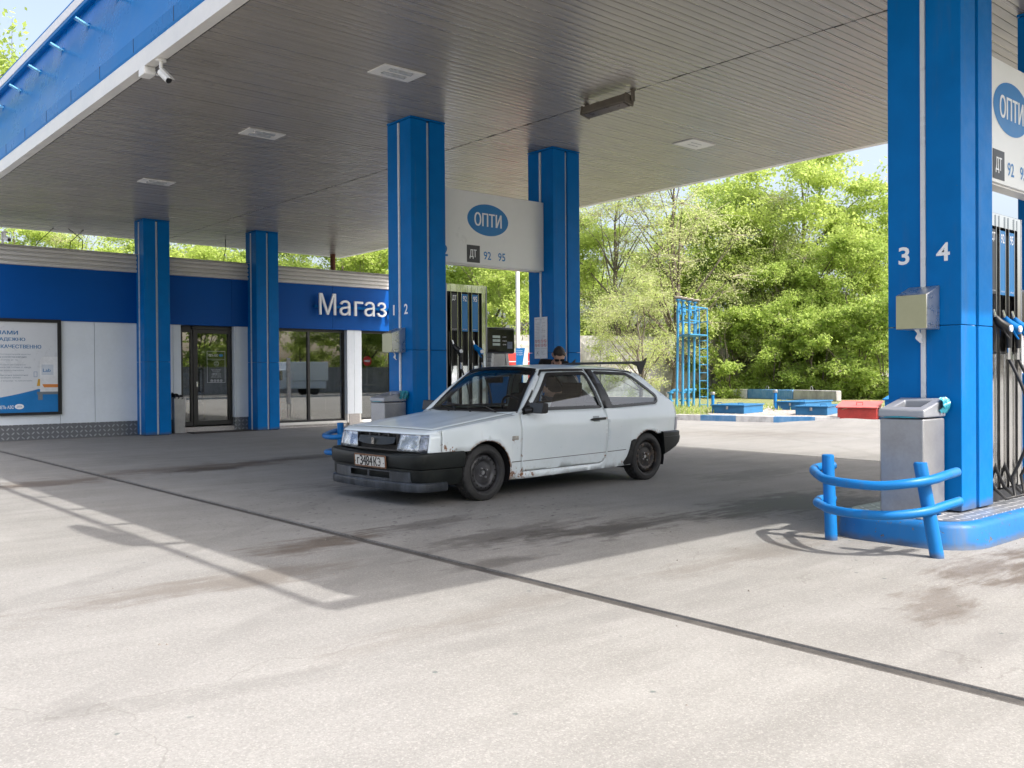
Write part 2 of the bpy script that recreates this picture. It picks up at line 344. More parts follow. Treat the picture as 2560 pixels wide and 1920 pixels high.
# ================================================================= GROUND
SLOTS = [(3.56, 3.645, .02), (12.31, 12.35, .03)]
def make_ground():
    xs = [(-260, 0)]
    for a, b, d in SLOTS: xs += [(a, 0), (a + .002, -d), (b - .002, -d), (b, 0)]
    xs += [(300, 0)]
    ys = [-260, -22, 0, 10, 20, 44, 300]; m = MB()
    for j in range(len(ys) - 1):
        y0, y1 = ys[j], ys[j + 1]
        inside = -22 <= y0 < 44
        for i in range(len(xs) - 1):
            a, b = xs[i], xs[i + 1]
            za, zb = (a[1], b[1]) if inside else (0, 0)
            sk = lambda x, y: x + (.06 * (y - 10) if 12 < x < 13 and -23 < y < 45 else 0)
            m.quad((sk(a[0], y0), y0, za), (sk(b[0], y0), y0, zb), (sk(b[0], y1), y1, zb), (sk(a[0], y1), y1, za))
    o = m.build("ground", GROUND, weld=True); tag(o, kind="structure")
    d = MB()
    SL = mat("grimy_slot", (.055, .050, .045), .75, 0, .4, 6, bump=.5)
    ED = mat("worn_steel_edge", (.15, .135, .12), .8, .0, .3, 9)
    d.box(3.564, 3.641, -20, 43, -.019, -.008, 0)
    for k in range(62):
        y = -20 + k * 1.02; d.box(3.555, 3.5585, y, y + 1.012, -.03, .0015, 1); d.box(3.6465, 3.650, y, y + 1.012, -.03, .0015, 1)
    tag(d.build("drain_channel", [SL, ED]), "long narrow drainage channel with worn steel edges crossing the apron in front of the canopy", "drain")
make_ground()
# ================================================================= CANOPY
CX0, CX1, CY0, CY1, CZ = 3.66, 13.02, .75, 22.72, 4.60
def ceiling_mat():
    q = NT("ribbed_ceiling_metal"); p = q.pos()
    st = q.n("ShaderNodeMapping", {'Vector': p, 'Scale': (.02, 9.52, 1)}).outputs[0]
    n = q.noise(1, 4, .6, st); n2 = q.noise(1.1, 4, .6, p)
    wst = q.math('MULTIPLY', q.ramp(q.noise(.55, 6, .7, q.n("ShaderNodeMapping", {'Vector': p, 'Scale': (1, 1.8, 1)}).outputs[0], .8), .58, .70), .28)
    q.set(Base_Color=q.mix(wst, q.mix(q.ramp(q.math('ADD', q.math('MULTIPLY', n, .6), q.math('MULTIPLY', n2, .4)), .35, .65), (.26, .237, .208), (.31, .284, .252)), (.15, .13, .105)), Metallic=.0,
          Roughness=q.ramp(n, .3, .7, .24, .36))
    q.b.inputs['Specular IOR Level'].default_value = 1.
    q.bump(q.math('ADD', q.noise(1, 3, .5, q.n("ShaderNodeMapping", {'Vector': p, 'Scale': (.8, 3, 1)}).outputs[0]), q.math('MULTIPLY', q.noise(14, 3, .6, p), .03)), .09, .012); return q.m
CEIL = ceiling_mat()
can = empty("fuel_station_canopy", ((CX0 + CX1) / 2, (CY0 + CY1) / 2, CZ), "large flat canopy over the pumps with ribbed grey ceiling, white trim and blue fascia", "canopy")
co = -can.location.copy()
def cb(m, name, mats, **k):
    m.v = [tuple(Vector((x + max(0, x - 8.3) / 4.72 * .0225 * (y - 9.8), y, z)) + co) for x, y, z in m.v]; return m.build(name, mats, can, **k)
def ceil_half(x0, x1):
    m = MB(); n = int((CY1 - CY0) / .105); p = (CY1 - CY0) / n; rnd = random.Random(int(x0 * 10)); xsn = 24
    for k in range(n):
        y = CY0 + k * p; j0, j1 = rnd.uniform(-.03, .01), rnd.uniform(-.03, .01)
        a0, a1 = (x0, x1 + j1 * .35) if x0 < 5 else (x0 + j0 * .35 * -1, x1)
        prof = [(y + .001, .010), (y + .0035, .001), (y + .008, 0), (y + p - .008, 0), (y + p - .0035, .001), (y + p - .001, .010)]
        dz = rnd.uniform(-.0012, .0012)
        m.grid(lambda u, v, a0=a0, a1=a1, prof=prof, dz=dz: (a0 + (a1 - a0) * u, prof[v][0], CZ + prof[v][1] + dz + .0008 * math.sin(u * 9 + k)), [i / 6 for i in range(7)], range(6), flip=False)
    return m
cb(ceil_half(CX0, 8.292), "ceiling_panel", CEIL, smooth=60); cb(ceil_half(8.308, CX1), "ceiling_panel", CEIL, smooth=60)
m = MB(); m.box(CX0 - .1, CX1 + .1, CY0 - .1, CY1 + .1, CZ + .05, CZ + .07); cb(m, "ceiling_backing", BLK)
def ring_profile(prof, mats_i, m, grow=None):
    """sweep (outward offset, z) profile round the rectangle"""
    for i in range(len(prof) - 1):
        (d0, z0), (d1, z1) = prof[i], prof[i + 1]
        r0 = (CX0 - d0, CX1 + d0, CY0 - d0, CY1 + d0); r1 = (CX0 - d1, CX1 + d1, CY0 - d1, CY1 + d1)
        c0 = [(r0[0], r0[2], z0), (r0[1], r0[2], z0), (r0[1], r0[3], z0), (r0[0], r0[3], z0)]; c1 = [(r1[0], r1[2], z1), (r1[1], r1[2], z1), (r1[1], r1[3], z1), (r1[0], r1[3], z1)]
        for k in range(4): m.quad(c0[k], c0[(k + 1) % 4], c1[(k + 1) % 4], c1[k], mats_i[i])
m = MB(); ring_profile([(-.02, 4.64), (.012, 4.60), (.13, 4.597), (.13, 4.78), (.118, 4.80)], [0] * 4, m); cb(m, "edge_trim", TRIM)
m = MB(); ring_profile([(.115, 4.79), (.125, 4.83), (.125, 4.985), (.10, 5.01), (-.17, 6.24), (-.22, 6.26)], [0] * 5, m)
m.box(CX0 + .1, CX1 - .1, CY0 + .1, CY1 - .1, 6.19, 6.24)
fas = cb(m, "fascia", GLOSSBLUE)
m = MB()
for k in range(20):
    y = CY0 + .2 + k * 1.19
    m.box(3.655 - .1235, 3.66 - .1222, y, y + .006, 4.83, 4.985); cb(m, "panel_joint", DARKG); m = MB()
# light bar that runs round outside the fascia on thin arms
def bar_side(m, p0, p1, out):
    p0, p1, out = Vector(p0), Vector(p1), Vector(out)
    def pr(a, b, z0, z1, mi):
        m.prism([p0 + out * a + ZU * z0, p0 + out * b + ZU * z0, p0 + out * b + ZU * z1, p0 + out * a + ZU * z1], p1 - p0, mi)
    pr(0, .04, 5.853, 6.046, 0); pr(.0402, .046, 5.897, 6.013, 1)
m = MB(); LED = mat("white_light_diffuser", (.80, .78, .78), .4, 0, .03, 2)
bx0, bx1, by0, by1 = 3.52, 13.16, -.34, 22.86
bar_side(m, (bx0, by0, 0), (bx0, by1 + .04, 0), (-1, 0, 0)); bar_side(m, (bx1, by0, 0), (bx1, by1 + .04, 0), (1, 0, 0)); bar_side(m, (bx0 - .04, by0, 0), (bx1 + .04, by0, 0), (0, -1, 0)); bar_side(m, (bx0, by1, 0), (bx1, by1, 0), (0, 1, 0))
cb(m, "light_bar", [GLOSSBLUE, LED], bevel=.004)
ARMLIT = mat("sunlit_arm_tone", (.16, .46, .74), .4, 0, .06, 5)  # paler than the blue stub: sunlight on the arms put into their colour
for k in range(17):
    y = 12.80 + (k - 9) * 1.19
    if y > CY1: break
    for sx, x in ((1, 3.52), (-1, 13.16)):
        if sx < 0 and k % 2: continue
        m = MB(); m.prism([(x, y - .04, 5.96), (x, y - .04, 5.94), (x + sx * .235, y - .04, 5.84), (x + sx * .235, y - .04, 5.86)], (0, .08, 0), 0)
        m.box(x + sx * .21, x + sx * .27, y - .035, y + .035, 5.79, 5.89, 1)
        cb(m, "bracket_arm", [ARMLIT, GLOSSBLUE])
for k in range(6):
    m = MB(); x = 4.4 + k * 1.5; m.box(x, x + .03, by0, CY0 + .2, 5.93, 5.97); cb(m, "bracket_arm", [GLOSSBLUE])
m = MB(); e = ellipse((3.50, 2.30, 6.58), (0, 1, 0), ZU, .60, .42); m.prism([v for v in e], (-.06, 0, 0)); m.box(3.45, 3.5, 2.0, 2.06, 6.0, 6.3); m.box(3.45, 3.5, 2.55, 2.61, 6.0, 6.3); cb(m, "roof_sign", SIGNB)
# recessed ceiling lights
def ceil_light(x, y, label, shut=False):
    t = empty("ceiling_light", (x, y, CZ), label, "light", "recessed lights in the canopy ceiling")
    m = MB(); W, L = .27, .18   # half sizes: x, y
    fr = [(-W, -L), (W, -L), (W, L), (-W, L)]
    m.box(-W, W, -L, -L * .42 if not shut else L, -.012, -.001) if shut else None
    if not shut:
        m.box(-W, W, -L, -.115, -.014, -.001); m.box(-W, W, .115, L, -.014, -.001); m.box(-W, -.155, -.115, .115, -.014, -.001); m.box(.155, W, -.115, .115, -.014, -.001); m.box(-.155, .155, -.02, .02, -.014, -.001)
        for (a, b) in ((-.2, -.03), (.03, .2)):
            pass
    m.build("frame", WHITEM, t, bevel=.002)
    if not shut:
        for (a, b) in ((-.115, -.02), (.02, .115)):
            m = MB(); m.box(-.155, .155, a, b, -.002, .03); m.build("lamp_well", DARKG, t); m = MB(); m.cyl((-.145, (a + b) / 2, -.002), (.145, (a + b) / 2, -.002), .030, 14); m.build("diffuser", DIFF, t, smooth=50)
    else:
        m = MB(); m.box(-.14, .10, -.055, -.043, -.0135, -.0125); m.build("slot", BLK, t); m = MB(); m.box(-.1, .14, .043, .055, -.0135, -.0125); m.build("slot", BLK, t)
    return t
ceil_light(5.76, 8.58, "largest looking ceiling light, between the pillar numbered 1 and 2 and the floodlight")
ceil_light(5.75, 11.90, "ceiling light with two frosted lenses, middle one of the row along the white edge")
ceil_light(5.75, 15.95, "small looking far ceiling light above the left shop pillar")
ceil_light(10.88, 8.44, "closed white ceiling light panel with two thin slots, on the tree side", True)
t = empty("flood_light", (8.24, 7.68, CZ), "brown box floodlight hanging under the ceiling seam", "light")
m = MB(); M = Matrix.Rotation(R(12), 4, 'Y')
m.box(-.09, .06, -.35, .35, -.18, -.08, 0, M); m.box(-.10, .07, -.37, -.352, -.19, -.07, 0, M); m.box(-.10, .07, .352, .37, -.19, -.07, 0, M); m.build("housing", BRONZE, t, bevel=.012)
m = MB(); m.box(-.075, .045, -.33, .33, -.188, -.181, 0, M); m.build("lens", mat("dusty_lens", (.10, .08, .06), .3, 0, .2, 10), t)
for y in (-.39, .375):
    m = MB(); m.box(-.03, .03, y, y + .012, -.14, -.004); m.box(-.03, .03, y - .02, y + .03, -.012, -.003); m.build("bracket", BRONZE, t)
# security cameras
def sec_cam(loc, aim, label):
    t = empty("security_camera", loc, label, "camera"); a = Vector(aim).normalized()
    m = MB(); m.cyl((0, 0, -.001), (0, 0, -.02), .055, 20); m.cyl((0, 0, -.02), (0, 0, -.09), .02, 12); m.tube([(0, 0, -.09), (0, 0, -.115), a * .03 + Vector((0, 0, -.13))], .011, 8); m.build("bracket", WHITEM, t, smooth=40)
    b0 = a * .01 + Vector((0, 0, -.135)); m = MB(); m.cyl(b0 - a * .02, b0 + a * .14, .038, 20)
    s = a.cross(ZU).normalized(); u = s.cross(a)
    m.prism([b0 - a * .03 + s * .04 + u * .034, b0 - a * .03 - s * .04 + u * .034, b0 - a * .03 - s * .028 + u * .046, b0 - a * .03 + s * .028 + u * .046], a * .20)
    m.build("body", WHITEM, t, smooth=40); m = MB(); m.cyl(b0 + a * .1405, b0 + a * .148, .033, 20); m.build("lens", BLK, t, smooth=40)
    return t
sec_cam((3.60, 9.82, 4.597), (.25, -.62, -.62), "white bullet security camera hanging from the white canopy trim")
m = MB(); m.box(-.07, .05, -.09, .09, -.085, 0); m.cyl((.03, -.05, -.04), (.065, -.05, -.04), .012, 8)
tag(m.build("junction_box", WHITEM, None, bevel=.006, loc=(3.595, 10.2, 4.596)), "small white junction box under the canopy trim beside the hanging camera", "junction box")
m = MB(); m.tube([(3.64, 10.10, 4.55), (3.64, 10.06, 4.50), (3.65, 9.99, 4.49), (3.64, 9.93, 4.52), (3.62, 9.88, 4.58)], .005, 6)
tag(m.build("cable", WHITEM, None, smooth=60), "thin white cable looping from the junction box to the canopy camera", "cable")
sec_cam((4.27, 20.02, 4.10), (.3, -.9, -.25), "white security camera above the shop roof at the far left edge")
m = MB(); m.box(4.25, 4.29, 20.0, 20.24, 4.095, 4.12); m.box(4.25, 4.29, 20.20, 20.24, 3.84, 4.12)
tag(m.build("camera_mount", WHITEM), "white steel arm carrying the camera above the shop roof", "bracket")
for i, (pts, lb) in enumerate(((((4.95, 21.4, 3.7), (5.3, 21.8, 4.2), (5.75, 22.3, 4.62)), "black cable slanting up to the canopy, left one"), (((6.35, 22.2, 4.62), (5.95, 21.8, 4.25), (5.75, 21.2, 3.7)), "black cable crossing the other one above the shop roof"),
        (((6.0, 22.2, 4.62), (6.18, 21.7, 4.3), (6.0, 21.2, 3.7)), "black cable hanging steeply between the two crossing cables"), (((9.45, 21.6, 4.62), (9.35, 21.4, 4.3), (9.12, 21, 3.95), (9.06, 20.8, 3.75)), "black cable curving down beside the right shop pillar"))):
    m = MB(); m.tube(pts, .009, 6); tag(m.build("cable", BLK, None, smooth=60), lb, "cable", "black cables between shop roof and canopy")
m = MB(); m.cyl((12.85, 22.35, 3.5), (12.85, 22.35, 4.62), .07, 14); tag(m.build("rusty_post", RUSTM, None, smooth=60), "rusty brown steel post between the shop roof and the far canopy corner", "post")

# ================================================================= PILLARS
def pillar(x, y, z0, label, nums=None):
    """square blue pillar, 0.55 m wide, with a white strip down the middle of every side; x, y = near left corner"""
    W = .55; t = empty("canopy_pillar", (x + W / 2, y + W / 2, z0), label, "pillar", "blue canopy pillars")
    h = CZ - z0; g = .017; gx = .025; m = MB(); H = W / 2
    for sx in (-1, 1):
        for sy in (-1, 1):
            zs = [0.01, 1.37, h - .03] if z0 > .1 else [.01, 1.57, h - .03]
            for a, b in zip(zs[:-1], zs[1:]): m.box(sx * gx, sx * H, sy * g, sy * H, a, b - .004)
    m.build("cladding", BLUE, t, bevel=.005)
    m = MB(); m.box(-H + .035, H - .035, -H + .035, H - .035, .0, h + .01); m.build("core", DARKG, t)
    for (dx, dy) in ((-1, 0), (0, -1), (1, 0), (0, 1)):
        m = MB(); dep = .004 if dx else .032
        x_ = dx * (H - dep); y_ = dy * (H - dep)
        m.box(x_ - (.018 if dx else gx - .001), x_ + (.018 if dx else gx - .001), y_ - (.002 if dy else g - .001), y_ + (.002 if dy else g - .001), .02, h - .05); m.build("strip", STRIP, t)
    m = MB(); m.box(-H - .004, H + .004, -H - .004, H + .004, h - .028, h - .006); m.build("collar", BLUE, t)
    if nums:
        for s, y0 in ((nums[0], .19 if nums[0] != '1' else .165), (nums[1], -.095)):
            m = MB(); put_text(m, s, (-H - .002, y0, 2.03 - z0), YR, ZU, {'1': .036, '4': .10}.get(s, .085), .135, 0, .02); m.build("number", LETTER, t)
    return t
ISZ = .19
pillar(6.82, 19.72, 0, "blue pillar at the shop front, left of the entrance door")
pillar(9.35, 19.72, 0, "blue pillar at the shop front between the door and the window")
pillar(6.82, 9.85, ISZ, "blue pump pillar behind the car bonnet, numbered 1 and 2", "12")
pillar(9.35, 9.85, ISZ, "blue pump pillar behind the car roof, carrying a notice board")
pillar(6.82, 2.90, ISZ, "large blue foreground pillar numbered 3 and 4", "34")
pillar(9.35, 2.90, ISZ, "blue pillar at the right edge of the picture behind the price sign")
# ================================================================= PRICE SIGNS
def price_sign(yf, label):
    y = yf + .20; x0, x1, z0, z1 = 7.37, 9.345, 2.77, 3.79; k = 1.022
    t = empty("price_sign", ((x0 + x1) / 2, y, z0), label, "sign", "white price signs between the pump pillars"); o = -t.location
    def b(m, n, mt, **kw): m.v = [tuple(Vector(v) + o) for v in m.v]; return m.build(n, mt, t, **kw)
    m = MB(); m.box(x0 + .002, x1 - .002, y, y + .16, z0, z1); b(m, "panel", SIGNW, bevel=.006)
    m = MB(); m.box(x0 + .05, x1 - .05, y + .02, y + .14, z0 - .015, z0 - .001); b(m, "bottom_rail", WHITEM)
    m = MB(); m.poly(ellipse((8.27, y - .002, 3.415), XR, ZU, .375, .222)); b(m, "logo_oval", SIGNB)
    m = MB(); put_text(m, "ОПТИ", (8.02, y - .004, 3.32), XR, ZU, .50, .19, 0, .03); b(m, "lettering", LETTER)
    m = MB(); m.box(7.885, 8.115, y - .004, y - .001, 2.80, 3.04); b(m, "diesel_tile", DARKG)
    m = MB(); put_text(m, "ДТ", (7.93, y - .006, 2.85), XR, ZU, .125, .13, 0, .03); b(m, "diesel_letters", LETTER)
    m = MB(); put_text(m, "92", (8.185, y - .002, 2.855), XR, ZU, .135, .115, 0, .012); b(m, "octane_number", SIGNB); m = MB(); put_text(m, "95", (8.45, y - .002, 2.855), XR, ZU, .135, .115, 0, .012); b(m, "octane_number", SIGNB)
    m = MB(); put_text(m, "2", (7.455, y - .002, 2.85), XR, ZU, .10, .155, 0, .02); b(m, "pump_number", SIGNB)
    return t
price_sign(9.85, "white price sign with blue oval between the pillars behind the car")
price_sign(2.90, "white price sign with blue oval at the right edge beside the large pillar")
# ================================================================= PUMPS
HOSE = mat("black_hose_rubber", (.014, .014, .015), .42, 0, .3, 12)
def pump_screen_mat():
    return mat("pale_lcd", (.42, .50, .46), .3, 0, .05, 20)
LCD = pump_screen_mat()
def nozzle(t, x, zc, col):
    """nozzle standing in its pocket; x along the face, face at y = 0 looking to -y"""
    m = MB(); m.tube([(x - .06, -.02, zc + .10), (x - .045, -.03, zc + .03)], [.011, .014], 10); m.build("spout", CHROME, t, smooth=50)
    m = MB(); m.tube([(x - .05, -.03, zc + .045), (x - .03, -.05, zc + .0), (x + .02, -.09, zc - .045), (x + .03, -.10, zc - .09)], [.020, .034, .040, .026], 12); m.tube([(x - .02, -.08, zc - .05), (x - .015, -.10, zc - .10), (x + .015, -.11, zc - .13)], .008, 6)
    nz = m.build("nozzle", col, t, smooth=50)
    m = MB(); c = Vector((x + .012, -.118, zc - .05)); m.cyl(c, c + Vector((0, -.012, 0)), .026, 20); m.build("badge", LETTER, nz, smooth=40)
    m = MB(); m.tube([(x + .03, -.10, zc - .09), (x + .032, -.10, zc - .20)], [.024, .021], 12); m.build("grip", BLK, nz, smooth=50)
    m = MB(); m.cyl((x + .032, -.10, zc - .20), (x + .035, -.10, zc - .235), .019, 12); m.cyl((x + .035, -.10, zc - .235), (x + .037, -.10, zc - .29), .022, 8); m.build("coupling", CHROME, nz, smooth=30)
    pts = []
    for i in range(26):
        u = i / 25; zz = zc - .29 - u * (zc - .29 - .10 - .10); bow = math.sin(u * math.pi)
        pts.append((x + .037 + .16 * u * u * (1.3 - u) + .02 * bow, -.10 - .13 * bow, zz))
    pts += [(pts[-1][0] - .04, -.14, .055), (pts[-1][0] - .12, -.10, .04), (pts[-1][0] - .20, -.05, .12), (pts[-1][0] - .22, .02, .3)]
    m = MB(); m.tube(pts, .013, 8); m.build("hose", HOSE, t, smooth=60)
def pump(yf, label):
    yb = yf + .07; X0, X1 = 7.44, 8.12; Z1 = 2.465
    t = empty("fuel_pump", (X0, yb, ISZ), label, "fuel pump", "fuel pumps on the islands")
    z = lambda v: v - ISZ
    D = .50; m = MB(); m.box(-.02, 0, 0, D, .03, z(Z1)); m.box(X1 - X0, X1 - X0 + .015, 0, D, .03, z(Z1)); m.build("side_panel", ALU, t, bevel=.004)
    m = MB(); m.box(0, X1 - X0, .085, D - .08, .03, z(Z1) - .01); m.build("cabinet", BLK, t)
    m = MB(); m.box(-.03, X1 - X0 + .02, .012, D, .0, .085); m.cyl((-.02, .008, .06), (-.02, .012, .06), .01, 8); m.build("base", BLK, t, bevel=.004)
    cols = [.065, .245, .425]
    top = MB(); top.box(.0, X1 - X0, .005, .02, z(2.36), z(Z1)); top.build("top_panel", CHROME, t, bevel=.003)
    for i, (cx, s, mt, sub) in enumerate(((cols[0], "ДТ", DARKG, "ДТ-Л-К5"), (cols[1], "92", SIGNB, "АИ-92-К5"), (cols[2], "95", SIGNB, "АИ-95-К5"))):
        m = MB(); m.box(cx + .006, cx + .106, .0, .012, z(1.825), z(2.335)); lp = m.build("grade_plate", mt, t, bevel=.002)
        m = MB(); put_text(m, s, (cx + .022, -.0015, z(2.235)), XR, ZU, .068, .075, 0, .02); m.build("grade_letters", LETTER, lp)
        m = MB(); put_text(m, sub, (cx + .018, -.0015, z(1.845)), XR, ZU, .076, .014); m.build("small_print", LETTER, lp)
        m = MB()
        for xx in (cx - .004, cx + .108): m.box(xx, xx + .006, -.002, .03, .09, z(2.45))
        m.build("column_rail", CHROME, t)
        m = MB(); m.box(cx + .006, cx + .106, .06, .08, z(1.36), z(1.82)); m.box(cx + .006, cx + .106, .01, .06, z(1.36), z(1.375)); m.build("pocket", BLK, t)
        m = MB(); m.box(cx + .006, cx + .106, .008, .02, .10, z(1.355)); m.build("lower_panel", CHROME, t, bevel=.002)
        m = MB(); m.box(cx + .118, cx + .166, .03, .05, .10, z(2.31)); m.build("hose_slot", BLK, t)
    nozzle(t, cols[0] + .06, z(1.60), BLK); nozzle(t, cols[2] + .06, z(1.60), BLUE)
    if yf < 5: nozzle(t, cols[1] + .06, z(1.60), BLUE)
    m = MB(); m.box(.60, .665, .0, .012, .10, z(2.445)); m.build("mirror_panel", CHROME, t)
    # display head on its cone
    m = MB(); m.box(.69, 1.225, .02, .16, z(1.53), z(1.90)); m.build("display_housing", ALU, t, bevel=.03, seg=4)
    m = MB(); m.box(.70, 1.215, .012, .05, z(1.54), z(1.89)); dsp = m.build("display", mat("display_glass", (.012, .013, .014), .08, 0, .1, 3), t, bevel=.03, seg=4)
    for zz in (1.765, 1.712, 1.658):
        m = MB(); m.box(.80, .935, .006, .0115, z(zz - .018), z(zz + .018)); m.build("readout", LCD, dsp)
    m = MB()
    for zz, s in ((1.755, "СУММА"), (1.70, "ОБЪЕМ"), (1.648, "ЦЕНА")): put_text(m, s, (.985, .0105, z(zz)), XR, ZU, .07, .017)
    m.build("display_words", LETTER, dsp)
    m = MB(); m.box(1.07, 1.165, .0085, .0115, z(1.60), z(1.70)); m.build("sticker", mat("dim_sticker", (.10, .13, .2), .3), dsp)
    m = MB(); pts = [(.86, 0, z(1.53)), (1.06, 0, z(1.53)), (1.20, 0, .10), (.72, 0, .10)]
    m.prism([Vector(p) + Vector((0, .05, 0)) for p in pts], (0, .12, 0)); m.build("display_stand", STEELD, t, bevel=.006)
    m = MB(); m.box(.74, 1.33, -.02, .34, .0, z(1.20)); m.build("pedestal", BLUE, t, bevel=.01)
    q = NT("perforated_white"); vv = q.n("ShaderNodeMapping", {'Vector': q.pos(), 'Scale': (55, 55, 55), 'Rotation': (0, R(12), 0)}).outputs[0]
    vo = q.n("ShaderNodeTexVoronoi", {'Vector': vv, 'Scale': 1., 'Randomness': 0.}); q.set(Base_Color=q.mix(q.ramp(vo.outputs['Distance'], .36, .30), (.72, .72, .72), (.05, .05, .05)), Roughness=.4)
    m = MB(); m.prism([(1.065, .04, z(1.53)), (1.11, .04, z(1.53)), (1.26, .04, .10), (1.205, .04, .10)], (0, .14, 0)); m.prism([(.81, .04, z(1.53)), (.855, .04, z(1.53)), (.715, .04, .10), (.66, .04, .10)], (0, .14, 0)); m.build("perforated_edge", q.m, t)
    return t
pump(9.85, "slim fuel pump with black and blue nozzles behind the car bonnet"); pump(2.90, "slim fuel pump with hoses at the right edge beside the large blue pillar")
# ================================================================= ISLANDS, BINS, DISPENSERS, GUARD RAILS
def rounded(x0, x1, y0, y1, r, n=7):
    pts = []
    for cx, cy, a0 in ((x0 + r, y0 + r, 180), (x1 - r, y0 + r, 270), (x1 - r, y1 - r, 0), (x0 + r, y1 - r, 90)):
        for k in range(n + 1): a = R(a0 + 90 * k / n); pts.append(Vector((cx + r * math.cos(a), cy + r * math.sin(a), 0)))
    return pts
def island(yf, label):
    cy = yf + .27; t = empty("pump_island", (8.3, cy, 0), label, "island", "raised blue edged pump islands"); L = 2.02; W = .52
    prof = [(0, 0), (.012, .03), (.02, .14), (.035, .165), (.06, .177), (.10, .18)]
    m = MB(); rings = []
    rnd = random.Random(3)
    for d, z in prof: rings.append([p + Vector((0, 0, z)) for p in rounded(-L - .02 + d, L + .02 - d, -W - .02 + d, W + .02 - d, .34 - d * .6)])
    n = len(rings[0]); m.v = [tuple(p + Vector((rnd.uniform(-.003, .003), rnd.uniform(-.003, .003), 0))) for g in rings for p in g]
    m.f = [(i * n + k, i * n + (k + 1) % n, (i + 1) * n + (k + 1) % n, (i + 1) * n + k) for i in range(len(prof) - 1) for k in range(n)]; m.mi = [0] * len(m.f)
    m.poly(rings[-1]); m.build("kerb", BLUEC, t, smooth=50)
    m = MB(); m.prism([p + Vector((0, 0, .181)) for p in rounded(-L + .08, L - .08, -W + .08, W - .08, .26)], (0, 0, .008)); m.build("tread_plate", TREAD, t)
    return t
island(9.85, "raised island with blue painted kerb behind the parked car"); island(2.90, "raised island with blue kerb and tread plate under the large pillar")
DISPF = mat("dispenser_face_steel", (.40, .39, .24), .4, .3, .05, 3)
def dispenser(yf, label):
    t = empty("towel_dispenser", (6.818, yf + .27, 1.53), label, "towel dispenser", "steel paper towel dispensers on the pump pillars")
    y0, y1, x1 = -.115, .115, -.205
    m = MB(); pr = [(0, y0, 0), (x1, y0, 0), (x1, y0, .25), (0, y0, .325)]; m.prism(pr, (0, y1 - y0, 0)); m.build("housing", STEEL, t, bevel=.004)
    m = MB(); m.box(x1 - .006, x1 - .001, y0 + .002, y1 - .002, .003, .248); m.build("front_panel", DISPF, t, bevel=.002)
    m = MB(); pts = []
    m.grid(lambda u, v: (x1 * .5 + .01 * math.sin(u * 7) + .02 * u, -.012 + .038 * v - .02 * u + .008 * math.sin(u * 9 + v * 2), .002 - .10 * u), [i / 8 for i in range(9)], [i / 5 for i in range(6)]); m.build("paper_towel", PAPER, t, smooth=60)
    return t
dispenser(9.85, "steel towel dispenser with hanging paper on the pillar numbered 1 and 2"); dispenser(2.90, "steel towel dispenser with hanging paper on the pillar numbered 3 and 4")
def bin_(yf, label):
    t = empty("waste_bin", (6.62, yf + .27, .19), label, "bin", "tall grey waste bins on the pump islands")
    x0, x1, y0, y1 = -.175, .17, -.17, .17
    m = MB(); m.box(x0 + .008, x1, y0 + .008, y1 - .008, 0.0, .69); m.build("body", STEELD, t, bevel=.012, seg=3)
    zf, zb = .755, .835; hx0, hx1, hy0, hy1 = -.085, .10, -.10, .10
    zz = lambda x: zf + (zb - zf) * (x - x0) / (x1 - x0)
    m = MB()
    O = [(x0, y0), (x1, y0), (x1, y1), (x0, y1)]; I = [(hx0, hy0), (hx1, hy0), (hx1, hy1), (hx0, hy1)]
    vs = [(x, y, .70) for x, y in O] + [(x, y, zz(x)) for x, y in O] + [(x, y, zz(x)) for x, y in I] + [(x, y, zz(x) - .05) for x, y in I]
    fs = [(i, (i + 1) % 4, 4 + (i + 1) % 4, 4 + i) for i in range(4)] + [(4 + i, 4 + (i + 1) % 4, 8 + (i + 1) % 4, 8 + i) for i in range(4)] + [(8 + i, 8 + (i + 1) % 4, 12 + (i + 1) % 4, 12 + i) for i in range(4)] + [(3, 2, 1, 0)]
    m.add(vs, fs); m.build("lid", ALU, t, bevel=.010, seg=3)
    m = MB(); m.box(hx0 + .002, hx1 - .002, hy0 + .002, hy1 - .002, .715, .735); m.build("opening", BLK, t)
    rnd = random.Random(5); m = MB()
    m.grid(lambda u, v: (.05 + .135 * u + .01 * math.sin(v * 11), -.172 - .03 * math.sin(v * 3.1) - .01 * math.sin(u * 14 + v * 5), .835 - .10 * v + .012 * math.sin(u * 17)), [i / 8 for i in range(9)], [i / 6 for i in range(7)]); m.build("bag_corner", BAGM, t, smooth=60); m = MB()
    m.grid(lambda u, v: (x0 - .004 - .004 * math.sin(u * 20), -.15 + .3 * u, .697 + .012 * v * math.sin(u * 3.1)), [i / 12 for i in range(13)], [0, 1]); m.build("bag_edge", BAGM, t, smooth=60)
    return t
bin_(9.85, "grey steel waste bin with sloping lid in front of the pillar numbered 1 and 2"); bin_(2.90, "tall grey waste bin before the large pillar numbered 3 and 4")
